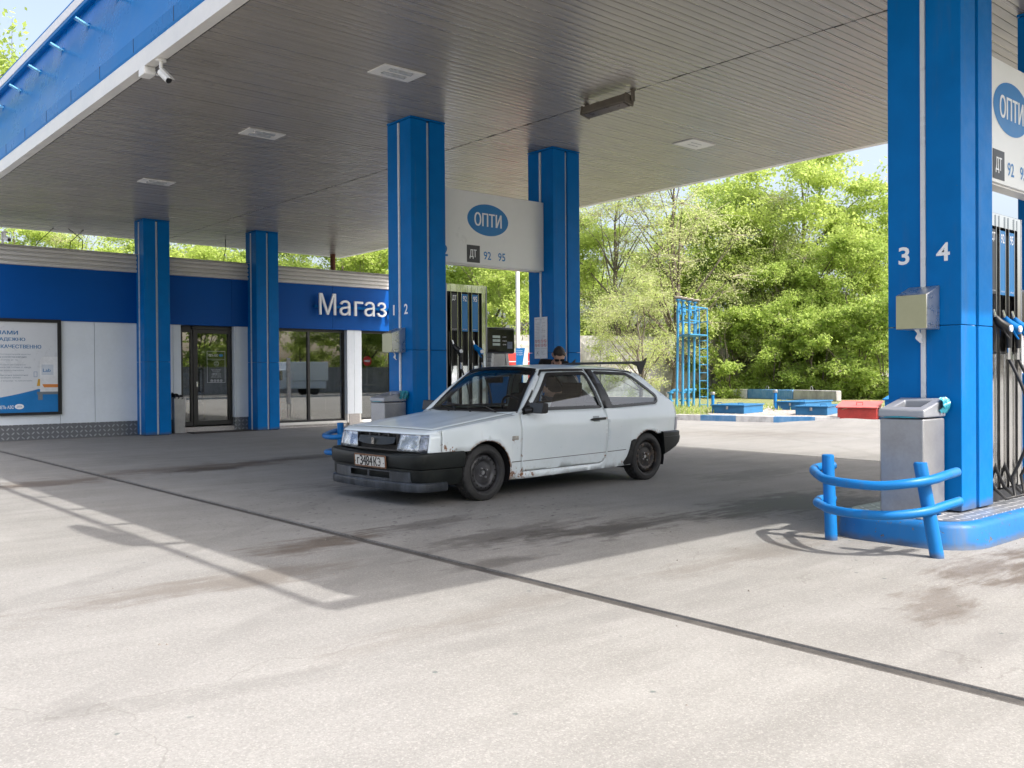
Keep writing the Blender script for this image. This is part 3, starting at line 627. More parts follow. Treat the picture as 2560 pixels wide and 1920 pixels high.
def guard(yf, label):
    t = empty("guard_rail", (6.07, yf + .22, 0), label, "guard rail", "curved blue guard rails at the island ends")
    ox, oy = -6.07, -3.12
    def P(x, y, z): return Vector((x + ox, y + oy, z))
    for (bx, by, tx, ty) in ((6.12, 3.53, 6.135, 3.565), (6.02, 2.715, 6.0, 2.82)):
        m = MB(); m.tube([P(bx, by, -.02), P(bx + (tx - bx) * .5, by + (ty - by) * .5, .30), P(tx, ty, .612), P(tx, ty, .618)], [.044, .043, .043, .036], 20); m.build("post", BLUE2, t, smooth=50)
    for ctrl in ([(6.34, 3.62, .52), (6.24, 3.69, .511), (6.10, 3.66, .503), (5.94, 3.53, .488), (5.80, 3.38, .475), (5.70, 3.15, .475), (5.70, 2.95, .477), (5.78, 2.80, .497), (5.93, 2.715, .516), (6.10, 2.694, .536), (6.25, 2.69, .547)],
                 [(6.34, 3.62, .272), (6.24, 3.68, .270), (6.08, 3.62, .268), (5.95, 3.50, .268), (5.82, 3.37, .270), (5.72, 3.16, .275), (5.74, 2.97, .279), (5.82, 2.85, .287), (5.95, 2.755, .305), (6.10, 2.71, .330), (6.25, 2.67, .353)]):
        pts = []
        for i in range(len(ctrl) - 1):
            p = [ctrl[max(i - 1, 0)], ctrl[i], ctrl[i + 1], ctrl[min(i + 2, len(ctrl) - 1)]]
            for k in range(5):
                u = k / 5; f = [(-u ** 3 + 2 * u * u - u) / 2, (3 * u ** 3 - 5 * u * u + 2) / 2, (-3 * u ** 3 + 4 * u * u + u) / 2, (u ** 3 - u * u) / 2]
                pts.append(P(*[sum(a * b[j] for a, b in zip(f, p)) for j in range(3)]))
        pts.append(P(*ctrl[-1])); a = (pts[-1] - pts[-2]).normalized(); pts.append(pts[-1] + a * .008)
        rs = [.031] * len(pts); rs[-1] = .022; rs[0] = .024
        m = MB(); m.tube(pts, rs, 16); m.build("rail", BLUE2, t, smooth=60)
    for by in (3.56, 2.78):
        m = MB(); 
        for z in (.50, .265): m.cyl(P(6.16, by, z), P(6.19, by, z), .012, 8)
        m.build("bolt", BLUE2, t)
    return t
guard(9.85, "curved blue tube guard rail mostly hidden behind the car's front bumper"); guard(2.90, "curved blue tube guard rail with two posts before the large pillar")
# notice board on the second pump pillar
t = empty("notice_board", (9.347, 10.125, 1.47), "white safety notice with red prohibition symbols on the pillar behind the person", "notice")
m = MB(); m.box(-.008, 0, -.14, .14, 0, .62); m.build("sheet", PAPER, t)
m = MB(); INK = mat("grey_ink", (.12, .13, .16), .6)
rows = ["ПРАВИЛА ПОЛЬЗОВАНИЯ", "АЗС", "На территории станции", "запрещается", "Курить и пользоваться", "открытым огнем", "Заправлять машину", "с работающим двигателем", "Пользоваться телефоном", "у колонки", "Отпуск топлива в тару", "из стекла и пластика", "Оставлять машину", "без присмотра"]
for i, s in enumerate(rows):
    put_text(m, s, (-.0095, .12, .585 - i * .0235 - (.01 if i > 1 else 0)), YR, ZU, min(.22, .0108 * len(s)), .011)
for i, s in enumerate(["Соблюдайте", "правила", "безопасности"]): put_text(m, s, (-.0095, .0, .105 - i * .022), YR, ZU, .0085 * len(s), .010)
m.box(-.0095, -.009, -.14, .14, .15, .153); m.box(-.0095, -.009, .035, .105, .045, .0465); m.box(-.0095, -.009, .035, .105, .13, .1315); m.box(-.0095, -.009, .035, .0365, .045, .13); m.box(-.0095, -.009, .1035, .105, .045, .13)
m.tube([(-.010, .09, .06), (-.010, .07, .095), (-.010, .05, .11)], .003, 5); m.tube([(-.010, .07, .095), (-.010, .055, .06)], .003, 5)
m.build("print", INK, t); m = MB()
for r in range(2):
    for k in range(4):
        c = Vector((-.010, .10 - k * .066, .26 - r * .062)); m.tube([c + Vector((0, .022 * math.cos(a * .5236), .022 * math.sin(a * .5236))) for a in range(12)], .0028, 4, closed=True); m.tube([c + Vector((0, .015, .015)), c + Vector((0, -.015, -.015))], .0022, 4)
m.build("prohibition_symbols", REDP, t)
# ================================================================= SHOP
FY = 20.2; SX0, SX1 = -3.0, 15.0; SYB = 26.5; GY = FY + .18
shop = empty("shop_building", (6, FY, 0), "low white and blue shop with dark glass door and windows under the canopy", "building"); so = -shop.location.copy()
def sb(m, name, mats, parent=None, **k):
    m.v = [tuple(Vector(v) + so) for v in m.v]; return m.build(name, mats, parent or shop, **k)
# walls in white panels with thin joints
for a, b in ((SX0, -1.6), (-1.592, .9), (.908, 3.4), (3.408, 5.28), (5.288, 5.956), (5.964, 6.90), (6.908, 7.60), (7.606, 7.78)):
    m = MB(); m.box(a, b, FY, FY + .14, .31, 2.402); sb(m, "wall_panel", WHITE, bevel=.002)
for a, b in ((9.02, 9.055), (9.061, 9.47), (9.474, 9.95), (12.0, 12.20), (12.206, 12.42), (14.5, 15.0)):
    m = MB(); m.box(a, b, FY, FY + .20, .31 if a < 10 else .29, 2.402); sb(m, "wall_panel", WHITE, bevel=.002)
m = MB(); m.box(SX0, 7.78, FY + .1, FY + .25, 0, 3.45); m.box(9.03, 9.96, FY + .1, FY + .25, 0, 3.45); m.box(12.02, 12.40, FY + .1, FY + .25, 0, 2.4); m.box(14.52, 14.98, FY + .1, FY + .25, 0, 3.4); m.box(7.78, 14.9, FY + .08, FY + .22, 2.41, 3.45)
m.box(SX0, SX0 + .2, FY + .25, SYB, 0, 3.6); m.box(SX1 - .2, SX1, FY + .2, SYB, 0, 3.6); m.box(SX0, SX1, SYB - .2, SYB, 0, 3.6)
sb(m, "wall_core", mat("inner_wall_grey", (.30, .30, .30), .7))
m = MB(); m.box(SX0, SX1, FY + .1, SYB, 3.60, 3.70); sb(m, "roof", mat("roof_membrane", (.25, .25, .25), .8)); m = MB(); m.box(7.0, 14.8, FY + .3, SYB - .2, 2.75, 2.8); sb(m, "inner_ceiling", WHITE)
m = MB()
for a, b in ((SX0, .7), (.705, 3.95), (3.955, 7.30), (7.305, 8.955), (8.96, 11.575), (11.58, 14.2), (14.205, 15.0)): m.box(a, b, FY - .03, FY + .10, 2.402, 3.482)
sb(m, "fascia_band", mat("deep_blue_band", (.0, .075, .33), .5, 0, .05, .8, spec=.15), bevel=.002)
m = MB(); prof = []
for k in range(4):
    z = 3.482 + k * .094; prof += [(0, z), (.045, z + .012), (.045, z + .060), (0, z + .072)]
prof += [(0, 3.858), (.16, 3.862)]
for (a, b) in ((SX0, 3.1), (3.1, 7.2), (7.2, 11.3), (11.3, 15.0)):
    m.grid(lambda u, v, a=a, b=b: (a + (b - a) * u, FY - .02 - prof[v][0] + .003 * (a > 4) - .002 * (a > 9), prof[v][1]), [0, 1], range(len(prof)), flip=True)
m.box(SX0, SX1, FY + .13, FY + .17, 3.45, 3.86); sb(m, "corrugated_parapet", CREAM, smooth=20)
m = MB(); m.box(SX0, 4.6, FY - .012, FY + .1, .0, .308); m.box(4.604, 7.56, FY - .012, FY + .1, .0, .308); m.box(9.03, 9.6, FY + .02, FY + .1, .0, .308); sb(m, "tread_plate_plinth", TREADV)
m = MB(); m.box(7.6, 9.06, FY + .05, FY + .5, .0, .115); m.box(9.95, 14.6, FY + .06, FY + .3, 0, .06); m.box(12.05, 12.35, FY + .0, FY + .2, .0, .288); sb(m, "stone_base", mat("granite_step", (.42, .40, .39), .6, 0, .3, 40))
m = MB(); m.box(9.9, 12.02, FY + .03, FY + .2, .062, .125); m.box(12.0, 12.045, FY + .01, FY + .2, .062, .30); m.box(12.36, 12.40, FY + .01, FY + .2, .062, .30); m.box(12.38, 14.6, FY + .03, FY + .2, .062, .125); sb(m, "sill_trim", WHITEM)
# entrance door
m = MB(); y0, y1 = GY - .04, GY + .04
for a, b, c, d in ((7.80, 7.87, .14, 2.40), (8.05, 8.10, .14, 2.40), (9.02, 9.07, .14, 2.40), (7.80, 9.07, 2.32, 2.40), (7.87, 8.05, .14, .24), (7.87, 8.05, 2.25, 2.32)): m.box(a, b, y0, y1, c, d)
dr = sb(m, "entrance_door", BLKF)
def di(m, n, mt, p=dr, **k): m.v = [tuple(Vector(v) + so) for v in m.v]; return m.build(n, mt, p, **k)
m = MB()
for a, b, c, d in ((8.105, 8.21, .15, 2.315), (8.93, 9.015, .15, 2.315), (8.21, 8.93, .15, .25), (8.21, 8.93, 2.23, 2.315)): m.box(a, b, y0 - .015, y1, c, d)
di(m, "door_leaf", BLKF, bevel=.004)
m = MB(); m.box(7.87, 8.05, GY, GY + .012, .24, 2.25); m.box(8.21, 8.93, GY - .01, GY + .002, .25, 2.23); di(m, "pane", GLASS)
m = MB(); m.tube([(8.30, y0 - .02, .90), (8.30, y0 - .085, .90), (8.30, y0 - .085, 1.42), (8.30, y0 - .02, 1.42)], .016, 10); di(m, "handle", BLK, smooth=40)
m = MB(); m.box(8.17, 8.20, y0 - .03, y0 - .014, 1.02, 1.14); m.cyl((8.185, y0 - .03, 1.10), (8.185, y0 - .035, 1.10), .012, 12); di(m, "lock", CHROME, bevel=.003)
m = MB()
for z in (.32, .98, 1.9): m.cyl((8.985, y0 - .03, z - .07), (8.985, y0 - .03, z + .07), .016, 10)
di(m, "hinge", BLK)
m = MB(); yy = GY - .013; STK = mat("white_film", (.70, .72, .74), .5)
x0, x1, z0, z1 = 8.44, 8.87, 1.11, 1.83
for a, b, c, d in ((x0, x1, z1 - .006, z1), (x0, x1, z0, z0 + .006), (x0, x0 + .006, z0, z1), (x1 - .006, x1, z0, z1), (x0, x1, 1.645, 1.65)): m.box(a, b, yy - .001, yy, c, d)
put_text(m, "СЕТЬ АЗС", (8.48, yy, 1.71), XR, ZU, .215, .052, 0, .02)
m.tube([Vector((8.66 + .055 * math.cos(a * .3927), yy, 1.545 + .055 * math.sin(a * .3927))) for a in range(16)], .0035, 4, closed=True)
put_text(m, "АЗС", (8.635, yy, 1.555), XR, ZU, .05, .025); put_text(m, "№138", (8.63, yy, 1.515), XR, ZU, .06, .025)
put_text(m, "режим работы", (8.55, yy, 1.615), XR, ZU, .21, .014)
for i, (s, ww) in enumerate((("круглосуточно", .23), ("без перерыва", .20), ("и выходных", .18))): put_text(m, s, (8.655 - ww / 2, yy, 1.40 - i * .028), XR, ZU, ww, .017)
put_text(m, "8 800 700 51 51", (8.55, yy, 1.295), XR, ZU, .21, .026, 0, .01)
for i, (s, ww) in enumerate((("горячая линия", .22), ("контроль качества", .25))): put_text(m, s, (8.655 - ww / 2, yy, 1.255 - i * .028), XR, ZU, ww, .016)
for k in range(4): m.tube([Vector((8.545 + k * .075 + .026 * math.cos(a * .5236), yy, 1.155 + .026 * math.sin(a * .5236))) for a in range(12)], .0035, 4, closed=True); m.box(8.53 + k * .075, 8.56 + k * .075, yy - .001, yy, 1.15, 1.16)
sk = di(m, "door_sticker", STK); m = MB(); m.poly(ellipse((8.77, yy - .001, 1.735), XR, ZU, .05, .03)); di(m, "sticker_oval", SIGNB, sk) if False else di(m, "sticker_logo", SIGNB)
# windows
def window(a, b, mull):
    m = MB(); z0, z1 = .10, 2.40
    m.box(a, b, y0, y1, z0, z0 + .075); m.box(a, b, y0, y1, z1 - .06, z1); m.box(a, a + .06, y0, y1, z0 + .075, z1 - .06); m.box(b - .075, b, y0, y1, z0 + .075, z1 - .06)
    for x in mull: m.box(x - .03, x + .03, y0, y1, z0 + .075, z1 - .06)
    f = sb(m, "window", BLKF); m = MB(); m.box(a + .06, b - .075, GY, GY + .01, z0 + .075, z1 - .06); di(m, "pane", GLASS, f)
window(9.96, 12.03, (11.0,)); window(12.42, 14.5, (13.4,))
# sign with standing letters
ss = empty("shop_sign", (11.12, FY - .16, 2.75), "large white raised letters spelling shop on the blue band, mounted on a blue rail", "sign")
m = MB(); m.box(-.08, 3.5, .05, .09, .175, .235); rl = m.build("rail", BLUE, ss)
m = MB()
for x in (-.08, 1.0, 2.1, 3.2): m.box(x, x + .05, .09, .128, .18, .23)
m.build("standoff", BLUE, rl)
x = 0; 
for ch, xa, xb, h in (("М", 0, .46, .525), ("а", .565, .865, .375), ("г", .985, 1.235, .365), ("а", 1.275, 1.575, .375), ("з", 1.65, 1.93, .375), ("и", 2.035, 2.335, .365), ("н", 2.45, 2.75, .365)):
    m = MB(); put_text(m, ch, (xa, -.0, 0), XR, ZU, xb - xa, h, .045, .0); m.build("letter", LETTER, ss)
# poster
ps = empty("wall_poster", (4.3, FY - .06, .50), "large advertising poster in a black frame on the white shop wall", "poster"); po = -ps.location
def pp(m, n, mt, **k): m.v = [tuple(Vector(v) + po) for v in m.v]; return m.build(n, mt, ps, **k)
ya, yb = FY - .075, FY - .003; px0, px1, pz0, pz1 = 3.15, 5.30, .50, 2.42
m = MB()
for a, b, c, d in ((px0, px1, pz1 - .065, pz1), (px0, px1, pz0, pz0 + .055), (px0, px0 + .07, pz0 + .055, pz1 - .065), (px1 - .07, px1, pz0 + .055, pz1 - .065)): m.box(a, b, ya, yb, c, d)
pp(m, "frame", BLKF, bevel=.003)
yp = FY - .05; m = MB(); m.box(px0 + .07, px1 - .07, yp, yp + .02, pz0 + .055, pz1 - .065); pp(m, "sheet", mat("poster_paper", (.60, .63, .67), .3, 0, .03, 1.5))
B1 = mat("poster_blue", (.01, .17, .46), .35, 0, .08, 3); B2 = mat("poster_ink", (.02, .15, .36), .35); B3 = mat("poster_small_ink", (.16, .22, .30), .35)
m = MB(); n = 24; xs = [px0 + .07 + (4.87 - px0 - .07) * i / n for i in range(n + 1)]
top = [(x, .84 + .18 * max(0, (x - 4.0) / .87) ** 1.35 - .02 * (x < 4.0) * (4.0 - x)) for x in xs] + [(5.23, .99)]
for i in range(len(top) - 1): m.quad((top[i][0], yp - .001, .555), (top[i + 1][0], yp - .001, .555), (top[i + 1][0], yp - .001, top[i + 1][1]), (top[i][0], yp - .001, top[i][1]))
pp(m, "blue_wave", B1)
m = MB(); put_text(m, "С НАМИ", (4.0, yp - .002, 2.10), XR, ZU, .51, .078, 0, .05); put_text(m, "НАДЕЖНО", (4.11, yp - .002, 1.964), XR, ZU, .53, .078, 0, .05); put_text(m, "И КАЧЕСТВЕННО", (4.10, yp - .002, 1.828), XR, ZU, .83, .076, 0, .05); pp(m, "headline", B2)
m = MB()
for s, x1, z in (("Система контроля качества", 4.729, 1.695), ("и количества компании", 4.657, 1.64), ("«Газпром нефть»", 4.507, 1.583), ("Полный цикл контроля", 4.638, 1.487), ("качества топлива от завода", 4.737, 1.432), ("до вашего бензобака", 4.604, 1.376), ("Внезапные ежемесячные", 4.682, 1.284), ("проверки топлива", 4.545, 1.228), ("«Газпромнефть-лаборатории»", 4.762, 1.169)): put_text(m, s, (4.19, yp - .002, z), XR, ZU, x1 - 4.19, .032)
pp(m, "small_text", B3)
m = MB(); put_text(m, "СЕТЬ АЗС", (4.14, yp - .003, .635), XR, ZU, .28, .066, 0, .02); m.poly(ellipse((4.52, yp - .003, .674), XR, ZU, .083, .052)); pp(m, "network_name", LETTER)
m = MB(); put_text(m, "ОПТИ", (4.475, yp - .005, .655), XR, ZU, .09, .038, 0, .01); pp(m, "oval_letters", B2)
TW = mat("poster_white", (.68, .70, .73), .35); OR = mat("poster_orange", (.62, .22, .05), .35); YE = mat("poster_yellow", (.60, .33, .03), .35); GR = mat("poster_grey", (.16, .19, .22), .35)
tr = MB(); tr.prism([Vector(p) for p in ((4.90, yp - .003, .965), (5.23, yp - .003, .965), (5.23, yp - .003, 1.67), (4.95, yp - .003, 1.67), (4.90, yp - .003, 1.60))], (0, .001, 0), 0)
tr.quad((4.84, yp - .004, 1.08), (4.90, yp - .004, 1.08), (4.90, yp - .004, 1.22), (4.865, yp - .004, 1.22), 1); tr.quad((4.97, yp - .004, 1.05), (5.23, yp - .004, 1.05), (5.23, yp - .004, 1.115), (4.94, yp - .004, 1.115), 2)
tr.quad((4.84, yp - .004, .91), (5.23, yp - .004, .91), (5.23, yp - .004, .965), (4.84, yp - .004, .965), 3); tr.quad((4.86, yp - .0045, .80), (4.945, yp - .0045, .80), (4.945, yp - .0045, .91), (4.86, yp - .0045, .91), 3)
tr.quad((4.93, yp - .004, 1.30), (5.15, yp - .004, 1.30), (5.15, yp - .004, 1.51), (4.93, yp - .004, 1.51), 4)
put_text(tr, "Lab", (4.955, yp - .006, 1.362), XR, ZU, .143, .066, 0, .01, 5)
for a, b, c, d in ((4.787, 4.849, 1.36, 1.366), (4.787, 4.849, 1.261, 1.267), (4.787, 4.793, 1.261, 1.366), (4.843, 4.849, 1.261, 1.366)): tr.quad((a, yp - .004, c), (b, yp - .004, c), (b, yp - .004, d), (a, yp - .004, d), 5)
pp(tr, "truck_picture", [TW, YE, OR, GR, mat("poster_pale", (.50, .55, .62), .35), B2])
# bin and mat by the door
t = empty("waste_bin", (7.70, FY - .02, 0), "narrow grey bin with a black bag beside the entrance door", "bin")
m = MB(); m.prism([(-.13, -.12, 0), (.10, -.12, 0), (.13, -.12, .80), (-.14, -.12, .80)], (0, .2, 0)); m.build("body", STEELD, t, bevel=.01)
m = MB(); rnd = random.Random(2)
m.grid(lambda u, v: (-.15 + .21 * u + .015 * math.sin(v * 7), -.125 - .012 * math.sin(u * 15) + .14 * v, .765 + .13 * math.sin(v * 3.0) * (1 - .5 * u) + .015 * math.sin(u * 13 + v * 4)), [i / 10 for i in range(11)], [i / 8 for i in range(9)]); m.build("bag", BLK, t, smooth=60)
m = MB(); m.prism([Vector(p) for p in ((7.82, 19.62, 0.001), (9.32, 19.72, 0.001), (9.22, 20.16, 0.001), (7.86, 20.12, 0.001))], (0, 0, .018))
tag(m.build("door_mat", mat("dark_rubber_mat", (.035, .032, .03), .9, 0, .2, 20)), "dark rubber mat on the ground before the entrance door", "mat")
# things standing inside the shop, seen through the glass
floor_ = MB(); floor_.box(7.1, 14.8, FY + .3, SYB - .2, .004, .10); sb(floor_, "inner_floor", mat("floor_tiles", (.22, .22, .21), .3))
GOODS = [mat("goods_" + n, c, .5) for n, c in (("amber", (.35, .18, .05)), ("white", (.5, .5, .48)), ("red", (.35, .05, .04)), ("cream", (.45, .38, .24)), ("blue", (.05, .12, .3)))]
rnd = random.Random(11)
for i, (x, y, lb) in enumerate(((8.7, 23.4, "dark shelf of goods seen through the entrance door glass"), (10.7, 22.4, "wooden shelf of goods seen through the large shop window"))):
    t = empty("goods_shelf", (x, y, .1), lb, "shelf"); m = MB()
    for z in (.02, .45, .85, 1.25, 1.62): m.box(-.8, .8, -.2, .2, z, z + .03)
    m.box(-.83, -.8, -.22, .22, 0, 1.95); m.box(.8, .83, -.22, .22, 0, 1.95); m.build("rack", mat("shelf_wood", (.30, .20, .11), .5), t); m = MB()
    for z in (.05, .48, .88, 1.28, 1.65):
        x_ = -.77
        while x_ < .68:
            ww = rnd.uniform(.06, .14); m.box(x_, x_ + ww * .9, -.19, .05, z + .001, z + rnd.uniform(.12, .30), rnd.randrange(5)); x_ += ww
    m.build("goods", GOODS, t)
t = empty("cafe_table", (13.0, 21.4, .1), "small cafe table with a leaflet stand behind the right shop window", "table")
m = MB(); m.box(-.5, .4, -.3, .3, .88, .915); m.build("tabletop", mat("pale_wood", (.5, .42, .3), .4), t); m = MB(); m.cyl((-.05, 0, 0), (-.05, 0, .88), .04, 12); m.cyl((-.05, 0, 0), (-.05, 0, .02), .25, 20); m.build("leg", BLK, t, smooth=40)
m = MB(); m.box(12.83, 13.0, 21.2, 21.22, 1.02, 1.27, 0); m.box(12.84, 12.9, 21.197, 21.199, 1.03, 1.26, 1); tag(m.build("leaflet_stand", [PAPER, B1]), "blue and white leaflet stand on the cafe table behind glass", "leaflet")

# ================================================================= FAR SIDE: KERB, VERGE, TANK HATCHES
vz = .14
ko = [(18.2, 40), (18.4, 24), (19.0, 18.2), (19.5, 15.8), (20.05, 13.1), (20.9, 11.4), (22.2, 9.6), (24.2, 7.6), (27.5, 5.4), (34, 2.5), (60, -3)]
def resample(pts, step):
    P = [Vector((x, y, 0)) for x, y in pts]; out = [P[0]]; acc = 0
    for a, b in zip(P[:-1], P[1:]):
        L = (b - a).length; d = step - acc
        while d <= L: out.append(a + (b - a) * d / L); d += step
        acc = L - (d - step)
    return out
kp = resample(ko, .25)
m = MB(); n_ = len(kp)
def off(i, d):
    a = kp[max(i - 1, 0)]; b = kp[min(i + 1, n_ - 1)]; t_ = (b - a).normalized(); return kp[i] + Vector((-t_.y, t_.x, 0)) * d
for i in range(n_ - 1):
    mi = (i // 4) % 2
    A = [(off(i, 0), 0), (off(i, 0), vz + .01), (off(i, .15), vz + .01), (off(i, .15), 0)]; B = [(off(i + 1, 0), 0), (off(i + 1, 0), vz + .01), (off(i + 1, .15), vz + .01), (off(i + 1, .15), 0)]
    for k in range(3): m.quad(A[k][0] + ZU * A[k][1], A[k + 1][0] + ZU * A[k + 1][1], B[k + 1][0] + ZU * B[k + 1][1], B[k][0] + ZU * B[k][1], mi)
tag(m.build("kerb", [KERBW, KERBB]), kind="structure")
m = MB(); loop = [off(i, .15) + ZU * vz for i in range(0, n_, 3)] + [Vector((260, -3, vz)), Vector((260, 280, vz)), Vector((18.2, 280, vz))]
m.poly(loop); o = m.build("verge_grass", GRASSM); tag(o, kind="structure")
m = MB(); rnd = random.Random(8)
loop = [off(i, .15) + ZU * (vz + .004) for i in range(0, n_) if 5.2 < kp[i].y < 15.0][::1]
loop2 = [Vector((30, 9, vz + .004)), Vector((28.5, 15.5, vz + .004)), Vector((25.8, 18.2, vz + .004)), Vector((22.4, 16.6, vz + .004)), Vector((20.6, 15.6, vz + .004))]
m.poly(loop + loop2); tag(m.build("gravel", GRAVELM), "pale gravel bed around the blue tank hatches", "gravel", kind="stuff")
# grass tufts near the kerb
m = MB(); rnd = random.Random(4)
for k in range(9000):
    i = rnd.randrange(n_ - 1)
    if not (15 < kp[i].y < 27): 
        if rnd.random() < .5: continue
    d = rnd.uniform(.16, 9) * rnd.random() ** .4; p = off(i, d)
    if p.y < 15.2 and p.x < 26: continue
    h = rnd.uniform(.05, .16); a = rnd.uniform(0, 6.28); dx, dy = math.cos(a) * .03, math.sin(a) * .03; lx, ly = rnd.uniform(-.05, .05), rnd.uniform(-.05, .05)
    m.add([(p.x - dx, p.y - dy, vz), (p.x + dx, p.y + dy, vz), (p.x + lx, p.y + ly, vz + h)], [(0, 1, 2)])
tag(m.build("grass", leaf_mat("grass_blades", (.16, .22, .05), (.34, .36, .13))), "short sunlit grass on the verge behind the kerb", "grass", kind="stuff")
m = MB(); m.grid(lambda u, v: (19.9 - 1.3 * v + 1.0 * u, 13.0 - 4.2 * u - .4 * v, .17 * math.sin(min(1, u * 1.8) * 1.5) * (1 - v) ** 1.3 * (.9 + .1 * math.sin(u * 20)) + .002), [i / 20 for i in range(21)], [i / 8 for i in range(9)])
tag(m.build("pavement", GROUND, smooth=60), kind="structure")
def hatch(A, Bp, Cc, h, label, col=HATCHB, group="blue tank hatches"):
    """low steel hatch box: A left front, B front corner, C right corner (ground points)"""
    A, Bp, Cc = (Vector((p[0], p[1], vz)) for p in (A, Bp, Cc)); D = A + Cc - Bp; c = (A + Cc) / 2
    t = empty("tank_hatch", c, label, "hatch", group); m = MB(); m.prism([p - c for p in (A, Bp, Cc, D)], (0, 0, h)); m.build("box", col, t, bevel=.01)
    m = MB(); k = 1.06; m.prism([(p - c) * k + ZU * (h + .002) for p in (A, Bp, Cc, D)], (0, 0, .035)); m.build("lid", col, t, bevel=.008)
    e1 = (Bp - A).normalized(); e2 = (Cc - Bp).normalized(); mid = (A + Bp) / 2 - c
    for s in (-.3, .35):
        m = MB(); q = mid + e1 * s * (Bp - A).length + e2 * .12 + ZU * (h + .037); m.tube([q - e1 * .07, q - e1 * .07 + ZU * .05, q + e1 * .07 + ZU * .05, q + e1 * .07], .009, 6); m.build("handle", col, t)
    m = MB(); q = mid - e2 * .035 + ZU * (h - .03); m.box(q.x - .025, q.x + .025, q.y - .025, q.y + .025, q.z - .06, q.z + .02); m.build("padlock", STEELD, t, bevel=.004)
    return t
hatch((20.9, 15.67), (21.03, 14.70), (22.45, 15.05), .21, "low blue tank hatch box nearest the ladder tower")
hatch((24.2, 15.76), (24.38, 14.9), (26.4, 15.2), .22, "low blue tank hatch box behind the others, in the middle of the gravel")
hatch((21.3, 13.3), (21.57, 12.54), (23.1, 13.1), .21, "low blue tank hatch box left of the red box")
t = empty("red_box", (20.95, 11.3, .04), "weathered red steel box with a sloping lid on the gravel by the kerb", "box")
A, Bp = Vector((20.72, 11.78, 0)), Vector((20.98, 10.90, 0)); c = Vector((20.95, 11.3, 0)); e = (Bp - A); n2 = Vector((-e.y, e.x, 0)).normalized(); 
if n2.x < 0: n2 = -n2
def rb(m, n, mt, **k): m.v = [tuple(Vector(v) - c) for v in m.v]; return m.build(n, mt, t, **k)
m = MB(); m.prism([A, Bp, Bp + n2 * .55, A + n2 * .55], (0, 0, .33)); rb(m, "body", REDP, bevel=.01)
m = MB(); a0 = A - n2 * .05 - e * .03 + ZU * .335; m.prism([a0, a0 + n2 * .68 + ZU * .14, a0 + n2 * .68 + ZU * .17, a0 + ZU * .03], e * 1.06); m.prism([A + ZU * .34, A + n2 * .55 + ZU * .34, A + n2 * .55 + ZU * .45], e); rb(m, "lid", mat("paler_red_paint", (.56, .12, .11), .5, 0, .15, 4), bevel=.006)  # lid in a paler red than the body
m = MB(); q = A + e * .47 + n2 * .1 + ZU * .41; m.tube([q, q + ZU * .07, q + e.normalized() * .14 + ZU * .07, q + e.normalized() * .14], .01, 6); rb(m, "handle", REDP)
m = MB(); q = A + e * .12 - n2 * .02 + ZU * .30; m.tube([q, q + e * .16 + ZU * .045], .008, 6); rb(m, "latch", mat("brass_latch", (.5, .35, .2), .4)) 
t = empty("blue_cabinet", (21.2, 10.4, vz - .03), "blue steel cabinet with sloping lid partly hidden by the large pillar", "cabinet")
m = MB(); m.prism([(-.12, .36, 0), (.02, -.3, 0), (.6, -.2, 0), (.5, .45, 0)], (0, 0, .46)); m.build("body", BLUE2, t, bevel=.01); m = MB(); m.prism([(-.16, .39, .462), (-.02, -.33, .462), (.65, -.22, .60), (.54, .48, .60)], (0, 0, .03)); m.build("lid", BLUE2, t)
for x, y, h, lb in ((24.6, 18.4, .42, "short blue vent stub beside the hatch nearest the ladder tower"), (24.9, 16.25, .50, "short blue vent stub at the left end of the middle hatch")):
    t = empty("vent_stub", (x, y, vz), lb, "vent"); m = MB(); m.cyl((0, 0, 0), (0, 0, h), .05, 14); m.build("pipe", BLUE2, t, smooth=40); m = MB(); m.cyl((0, 0, h), (0, 0, h + .09), .075, 14); m.build("cap", STEELD, t, smooth=40, bevel=.01)
# vent pipes and ladder platform, about 30 m away
LP = far(1760, 30.6); 
def lp(px, D=30.6): return far(px, D) + ZU * vz
VENT = mat("light_blue_enamel", (.04, .22, .40), .4, 0, .15, 5, bump=.1)
ztop = 3.50
for i, (px0, px1, D, lb) in enumerate(((1691, 1697, 30.2, "leftmost"), (1706, 1709, 30.6, "second from the left"), (1720.5, 1724, 31.0, "third from the left"), (1733.5, 1738, 31.4, "rightmost, nearest the ladder"))):
    b = lp(px0, D); tp = lp(px1, D) + ZU * 3.52
    t = empty("vent_pipe", b, lb.capitalize() + " of the four tall blue vent pipes with grey caps", "vent pipe", "four tall blue vent pipes"); d = tp - b
    t["label"] = t["label"][0].lower() + t["label"][1:]
    m = MB(); m.tube([(0, 0, 0), d * .55, d], .042, 12); m.build("pipe", VENT, t, smooth=50)
    m = MB(); m.cyl(d, d + ZU * .05, .09, 12); m.build("flange", VENT, t, smooth=50); m = MB(); m.cyl(d - ZU * .35, d - ZU * .28, .07, 10); m.build("flange", VENT, t, smooth=50); m = MB(); m.tube([d + Vector((.07, 0, -.1)), d + Vector((.10, 0, -.45))], .03, 8); m.build("side_pipe", VENT, t, smooth=50)
    m = MB(); rv = Vector((.756, -.654, 0)); m.prism([d + ZU * .05 - rv * .14 + Vector((-.08, -.08, 0)), d + ZU * .05 + rv * .14 + Vector((-.08, -.08, 0)), d + ZU * .05 + rv * .14 + Vector((.08, .08, 0)), d + ZU * .05 - rv * .14 + Vector((.08, .08, 0))], (0, 0, .09)); m.build("cap", BRONZE, t, bevel=.03)
